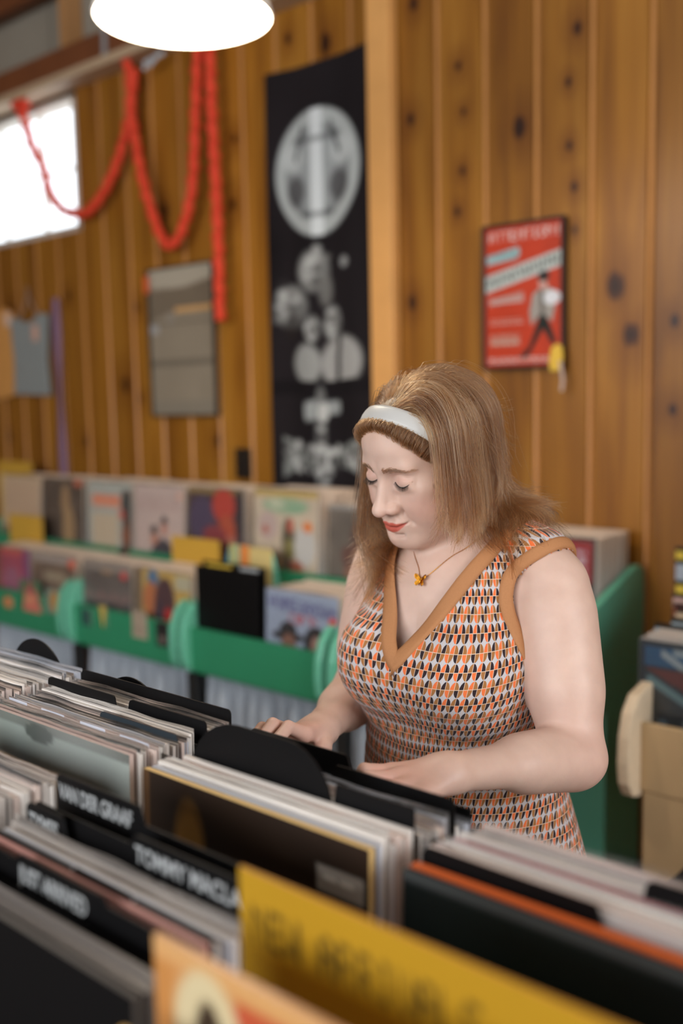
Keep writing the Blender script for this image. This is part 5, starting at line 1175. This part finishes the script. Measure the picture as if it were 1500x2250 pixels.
def grow(root, q, off, length, tail, steps=34, seed=0):
    n = len(root); ds = length / steps
    g0 = grad(sd_cap, root); p = root.copy(); side = np.sign(q[:, 0] - 2 + 1e-6)
    front = (np.clip((hs(q) + 48) / 36, 0, 1) * np.clip((np.abs(q[:, 0]) - 6) / 28, 0, 1))[:, None]    # 1 just behind the headband's ends
    back = -HB[1][None] * (.66 - .42 * front) + HB[2][None] * .10
    d = back + side[:, None] * HB[0] * (.50 + .40 * front) * np.clip((q[:, 1:2] + 75) / 85, .12, 1) * np.clip(np.abs(q[:, :1]) / 34, .04, 1)
    d = d - (d * g0).sum(1)[:, None] * g0; d += g0 * .12; d /= np.linalg.norm(d, axis=1)[:, None]
    path = [p.copy()]
    curl = V3(.95, .30, -1); curl /= np.linalg.norm(curl); frontal = (side < 0) & (q[:, 1] > -25)
    for k in range(steps):
        f = min(1, k / steps * 1.7); w_ = np.where(frontal, np.clip((k / steps - .56) / .16, 0, 1) * (.35 + .65 * RND_[:n]), 0)[:, None]; G = tail * (1 - w_) + curl * w_
        d = d * (1 - .17 - .16 * f) + G * (.17 + .16 * f); d /= np.linalg.norm(d, axis=1)[:, None]
        p = p + d * ds[:, None]
        o = off * min(1, (k + 1) / 5) * (1 + np.where(side > 0, 1.1, .2) * k / steps)
        dist = sd_hold(p) - o; gg = grad(sd_hold, p)
        pen = dist < 0
        p = np.where(pen[:, None], p - dist[:, None] * gg, p)
        p = p - gg * (np.clip(dist, 0, .03) * np.where(frontal, .08, .42))[:, None] * max(0, 1 - k / (steps * .55))
        hq = to_head(p); fz_ = (hq[:, 1] > np.where(side > 0, 30, 18)) & (hq[:, 2] < 62) & (hq[:, 2] > np.where(side > 0, -125, -95)); need = np.where(fz_, np.clip(np.where(side > 0, 47, 74 + 12 * RND_[:n]) - side * hq[:, 0], 0, 30), 0) / 1000 * .6
        p = p + (side * need)[:, None] * HB[0]
        dn = (d * gg).sum(1)
        d = np.where((pen & (dn < 0))[:, None], d - dn[:, None] * gg, d); d /= np.maximum(np.linalg.norm(d, axis=1), 1e-6)[:, None]
        path.append(p.copy())
    return np.stack(path, 1)
def clear_of_face(P, *more):
    q = to_head(P.reshape(-1, 3)).reshape(P.shape); bad = ((np.abs(q[..., 0]) < 45) & (q[..., 1] > 52) & (q[..., 2] < 55) & (q[..., 2] > -112)).any(1)
    return (P[~bad],) + tuple(x[~bad] for x in more)
def make_hair(paths, radii, name, m, parent, tone=None):
    n, k, _ = paths.shape
    hc = bpy.data.hair_curves.new(name); hc.add_curves([k] * n)
    hc.position_data.foreach_set('vector', (paths - np.array([XC, 1.24, 0]) * 0).astype(np.float32).ravel())
    ra = hc.attributes.get('radius') or hc.attributes.new('radius', 'FLOAT', 'POINT')
    ra.data.foreach_set('value', radii.astype(np.float32).ravel())
    if tone is not None: hc.attributes.new('tone', 'FLOAT', 'POINT').data.foreach_set('value', np.repeat(tone, k).astype(np.float32))
    hc.materials.append(m)
    o = bpy.data.objects.new(name, hc); COL.objects.link(o); o.parent = parent
    if parent is person: o.matrix_parent_inverse = Matrix.Translation((-XC, -1.24, 0))
    return o
def hair_mat(name, stops, rough=.34, tone=False):
    m = bpy.data.materials.new(name); m.use_nodes = True; nt = m.node_tree; nt.nodes.clear()
    out = nt.nodes.new('ShaderNodeOutputMaterial'); h = nt.nodes.new('ShaderNodeBsdfHairPrincipled'); h.parametrization = 'COLOR'
    hi = nt.nodes.new('ShaderNodeHairInfo'); rp = nt.nodes.new('ShaderNodeValToRGB'); e = rp.color_ramp.elements
    while len(e) < len(stops): e.new(.5)
    for el, (p, c) in zip(e, stops): el.position = p; el.color = c
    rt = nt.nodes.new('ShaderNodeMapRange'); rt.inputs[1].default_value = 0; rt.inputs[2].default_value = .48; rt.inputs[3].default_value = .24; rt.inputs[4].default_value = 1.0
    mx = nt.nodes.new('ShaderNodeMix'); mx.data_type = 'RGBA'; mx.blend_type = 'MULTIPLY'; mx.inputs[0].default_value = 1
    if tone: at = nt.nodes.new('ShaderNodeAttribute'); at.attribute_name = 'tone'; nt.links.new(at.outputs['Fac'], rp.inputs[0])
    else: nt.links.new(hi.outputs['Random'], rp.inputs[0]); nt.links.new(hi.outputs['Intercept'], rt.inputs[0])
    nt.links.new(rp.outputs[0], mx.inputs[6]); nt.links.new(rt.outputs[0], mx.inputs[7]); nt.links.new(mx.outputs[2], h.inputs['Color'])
    h.inputs['Roughness'].default_value = rough; h.inputs['Radial Roughness'].default_value = .5
    nt.links.new(h.outputs[0], out.inputs[0]); return m
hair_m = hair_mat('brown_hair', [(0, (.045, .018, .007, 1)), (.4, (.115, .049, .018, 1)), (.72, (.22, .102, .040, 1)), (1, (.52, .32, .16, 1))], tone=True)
NCL, PER = 330, 34
cr, cq = sample_roots(NCL)
def params(q):
    n = len(q); right = q[:, 0] < 0
    front = np.clip((hs(q) + 48) / 36, 0, 1)
    L = np.where(right, RNG.uniform(.265, .325, n), RNG.uniform(.150, .195, n) + .045 * np.clip((-q[:, 1] + 10) / 60, 0, 1))
    topness = np.clip((q[:, 2] - 20) / 80, 0, 1)
    L = L + .035 * topness + np.where(q[:, 1] < -30, .02, 0)
    tail = np.where(right[:, None], V3(.0, -.16, -1)[None], V3(.03, .17, -1)[None] - front[:, None] * V3(-.03, .13, 0)[None])
    tail = tail + np.clip(-(q[:, 1:2] + 20) / 80, 0, 1) * V3(.03, .06, 0)[None]
    off = .003 + .012 * RNG.uniform(0, 1, n) ** .8 * (.7 + .3 * topness)
    off = np.where(right, off * .9 + .002, off + .003 * np.clip(-(q[:, 1] - 10) / 60, 0, 1))
    return L, tail / np.linalg.norm(tail, axis=1)[:, None], off
L, tl, of = params(cq); CP = grow(cr, cq, of, L, tl)
jr = np.repeat(cr, PER, 0) + RNG.normal(size=(NCL * PER, 3)) * .0050
jr = to_surface(HC, (jr - HC) / np.linalg.norm(jr - HC, axis=1)[:, None]); jq = to_head(jr)
L2 = np.repeat(L, PER) * RNG.uniform(.90, 1.04, len(jr)); o2 = np.clip(np.repeat(of, PER) + RNG.normal(size=len(jr)) * .0022, .002, .03)
SP = grow(jr, jq, o2, L2, np.repeat(tl, PER, 0) + RNG.normal(size=(len(jr), 3)) * .03)
tt = np.linspace(0, 1, SP.shape[1]); CR = np.repeat(CP, PER, 0)
SP = SP + (CR - SP) * (.50 * np.clip((tt - .15) / .85, 0, 1) ** 1.2)[None, :, None]
flip = np.clip((tt - .80) / .2, 0, 1) ** 2
lockv = np.repeat(RNG.normal(size=(NCL, 3)) * V3(.007, .007, .004), PER, 0)
lockv = lockv * np.where(jq[:, :1] < 0, 2.0, 1.0) + np.where(jq[:, :1] < 0, 1, 0) * V3(.008, -.002, .006)
SP = SP + flip[None, :, None] * (lockv[:, None, :] + V3(.0, -.006, .004)[None, None] + RNG.normal(size=(len(SP), 1, 3)) * .003)
wob = np.sin(tt[None] * RNG.uniform(6, 11, (len(SP), 1)) + RNG.uniform(0, 6, (len(SP), 1))) * .0010 * tt[None]
SP = SP + wob[:, :, None] * unit(V3(.7, -.3, .2))
rad = np.repeat(RNG.uniform(.00018, .00034, (len(SP), 1)), SP.shape[1], 1) * (1 - .6 * tt[None] ** 3)
tone_ = np.clip(np.repeat(RNG.normal(.46, .24, NCL), PER) + RNG.normal(size=len(SP)) * .13, 0, 1)
SP, rad, tone_ = clear_of_face(SP, rad, tone_)
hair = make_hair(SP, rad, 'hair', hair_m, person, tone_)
# stray strands
fr, fq = sample_roots(90); L, tl, of = params(fq)
FP = grow(fr, fq, of + RNG.uniform(.004, .014, len(fr)), L * RNG.uniform(.6, 1.05, len(fr)), tl + RNG.normal(size=(len(fr), 3)) * .13)
FP, = clear_of_face(FP)
make_hair(FP, np.full(FP.shape[:2], .00013), 'stray_hair', hair_m, hair, RNG.uniform(.3, .9, len(FP)))
# --- the swept-back front that puffs out before the headband
v = RNG.normal(size=(60000, 3)); v /= np.linalg.norm(v, axis=1)[:, None]
p = to_surface(HC, v); q = to_head(p); ax_ = np.abs(q[:, 0]); uh = 71 - 25 * (ax_ / 48) ** 2 - np.clip(ax_ - 50, 0, 99) ** 2 * .2
ok = (hs(q) > 12) & (q[:, 2] > uh - 1.5) & (ax_ < 62)
p, q = p[ok][:4200], q[ok][:4200]; s0 = hs(q)
n_ = grad(sd_cap, p); end = q.copy()
step = V3(0, .84, -.545)
ed = q - step * (s0 - 7)[:, None]; ed[:, 0] *= 1.0 + RNG.normal(size=len(ed)) * .03
ew = from_head(ed); ew = to_surface(HC, (ew - HC) / np.linalg.norm(ew - HC, axis=1)[:, None], .0045)
tt = np.linspace(0, 1, 14)
puff = (.0035 + .0065 * np.clip((s0 - 10) / 26, 0, 1)) * RNG.uniform(.6, 1.1, len(p))
fwd = HB[1] * .30 + HB[2] * .40
arc = np.sin(np.pi * np.minimum(1, tt * 1.0)) ** .8
PP = p[:, None] * (1 - tt ** 1.3)[None, :, None] + ew[:, None] * (tt ** 1.3)[None, :, None] + (n_ * .8 + fwd)[:, None] * (puff[:, None] * arc[None])[:, :, None]
PP += RNG.normal(size=(len(p), 1, 3)) * .0008
make_hair(PP, np.full(PP.shape[:2], .00022), 'front_hair', hair_m, hair, np.clip(RNG.normal(.38, .2, len(PP)), 0, 1))
# --- headband
hb_m = mat('headband_satin', srgb(184, 182, 178), .42, spec=.45, var=.03, scale=60)
rows = []
for a in np.linspace(-math.radians(112), math.radians(112), 61):
    ring = []
    dirv = HB[0] * math.sin(a) + (HB[1] * .545 + HB[2] * .84) * math.cos(a)
    base = from_head((0, .84 * 2.4 - .0, -.545 * 2.4))
    for w_, o_ in ((-12.5, .0052), (-12.2, .0078), (-7, .0088), (0, .0092), (7, .0088), (12.2, .0078), (12.5, .0052)):
        c0 = base + (HB[1] * .84 - HB[2] * .545) * w_ / 1000
        ring.append(to_surface(c0, dirv[None], o_)[0])
    rows.append(ring)
m_ = 7; vs = np.array(rows).reshape(-1, 3); fs = [(i * m_ + k, (i + 1) * m_ + k, (i + 1) * m_ + k + 1, i * m_ + k + 1) for i in range(60) for k in range(m_ - 1)]
me = mesh_np('headband', vs, fs, smooth=True); me.materials.append(hb_m)
o = bpy.data.objects.new('headband', me); link(o); child(o); o['label'] = 'white satin headband'
# --- brows and lashes
brow_m = hair_mat('brow_hair', [(0, (.09, .048, .028, 1)), (1, (.19, .105, .06, 1))], .4)
lash_m = mat('lashes', (.010, .007, .006, 1), .6)
for sgn in (1, -1):
    S_, E_ = [], []
    for i in range(300):
        t = RNG.uniform(0, 1); xx = 9 + 36 * t; zc = 17.2 + 2.6 * math.sin(min(1, t * 1.2) * 2.2) - 11.0 * max(0, t - .5) ** 1.3
        zz = zc + RNG.normal() * (2.5 * (1 - .55 * t)); S_.append((sgn * xx, 0, zz)); E_.append((sgn * (xx + 4.5 + 3 * t), 0, zz + (2.8 * (1 - t) ** 2 - 1.6 * t)))
    def onface(a, off):
        a = np.array(a, float); d0 = from_head(np.stack([a[:, 0], np.full(len(a), 30.), a[:, 2]], 1)); t = np.full(len(a), .03)
        for _ in range(40): t -= np.clip(sd_head(d0 + HB[1] * t[:, None]) - off, -.02, .02) * .8
        return d0 + HB[1] * t[:, None]
    A, B = onface(S_, .0002), onface(E_, .0009); M_ = (A + B) / 2 + HB[1] * .0006
    make_hair(np.stack([A, M_, B], 1), np.tile(np.array([.00021, .0002, .00009]), (300, 1)), 'eyebrow', brow_m, person)
    lid = [(17.5, -3.2), (22, -5.6), (27, -7.4), (32, -8.2), (37, -7.4), (42, -5.2), (46.5, -2.4)]
    xs_ = np.linspace(17.5, 44.5, 40); zs_ = np.interp(xs_, *zip(*lid))
    c = onface(np.stack([sgn * xs_, 0 * xs_, zs_], 1), .0002)
    b = MB(); b.tube(c, [.00030 + .0005 * math.sin(math.pi * i / 39) for i in range(40)], 6)
    for i in range(44):
        t = i / 45; k = t * 39; P0 = c[int(k)]; out = HB[0] * sgn * (t - .42) * .9 + HB[1] * .75 - HB[2] * .75
        ln_ = .0040 + .0035 * t; P1 = P0 + unit(out) * ln_ * .6; P2 = P1 + unit(out + HB[2] * .35) * ln_ * .5
        b.tube([P0, P1, P2], [.00022, .00016, .00006], 4)
    o = b.build('eyelashes', lash_m, None, smooth=True); child(o)
# --- necklace
gold = mat('gold', srgb(214, 150, 48), .25, metal=1.0)
def sd_chest(p): return smin(sd_torso(p), sd_neck(p), .03)
tri = [on_x(1086, 1168, XC + .052), on_x(1050, 1215, XC + .045), on_x(1000, 1252, XC + .026), on_x(940, 1277, XC), on_x(926, 1250, XC - .012)]
ctl = [V3(XC + .050, 1.262, 1.315)] + [V3(*t_) for t_ in tri[1:]] + [V3(XC - .040, 1.19, 1.275), V3(XC - .058, 1.245, 1.315)]
pts = []
for i in range(len(ctl) - 1):
    for t in np.linspace(0, 1, 26, endpoint=False):
        p0, p1, p2, p3 = ctl[max(i - 1, 0)], ctl[i], ctl[i + 1], ctl[min(i + 2, len(ctl) - 1)]
        pts.append(.5 * ((2 * p1) + (p2 - p0) * t + (2 * p0 - 5 * p1 + 4 * p2 - p3) * t * t + (3 * p1 - p0 - 3 * p2 + p3) * t ** 3))
pts = np.array(pts)
for _ in range(8): dd = sd_chest(pts) - .0012; pts = pts - dd[:, None] * grad(sd_chest, pts)
b = MB(); r_ = [.00062 if i % 2 else .00038 for i in range(len(pts))]; b.tube(pts, r_, 6)
neck = b.build('necklace', gold, None, smooth=True); child(neck)
pc = pts[np.argmin(np.linalg.norm(pts - ctl[3], axis=1))]; N_ = grad(sd_chest, pc[None])[0]
ex = unit(np.cross(V3(0, 0, 1), N_)); ez = unit(np.cross(N_, ex)); 
def wing(prof, tilt):
    P = [pc + N_ * .003 + ex * x_ / 1000 + ez * z_ / 1000 + N_ * abs(x_) / 1000 * .35 for x_, z_ in prof]
    return P
b = MB()
for sg in (1, -1):
    up_w = [(0, -3), (2.5, 1), (6, 4.5), (9.5, 5.5), (10, 2.5), (8.5, -1), (5, -3.5), (1, -4.5)]
    lo_w = [(0, -4), (4, -4), (7, -5.5), (7.5, -9), (5, -11.5), (3, -10), (1.2, -7)]
    for pr in (up_w, lo_w):
        L_ = wing([(sg * a_, c_) for a_, c_ in pr], 0); b.tube(L_, .00055, 6, closed=True)
        cc = sum(L_[1:], L_[0] * 0) / (len(L_) - 1)
        for k in (2, 3, 4, 5): b.tube([L_[0], cc, L_[k]], .00038, 5)
        n0 = len(b.v); b.add([cc - N_ * .0003] + [l_ - N_ * .0003 for l_ in L_], [(0, i + 1, (i + 1) % len(L_) + 1) for i in range(len(L_))])
b.tube([pc + N_ * .004 + ez * .002, pc + N_ * .0045 - ez * .005, pc + N_ * .004 - ez * .011], [.0006, .0010, .0005], 8)
b.build('butterfly_pendant', gold, neck, smooth=True)
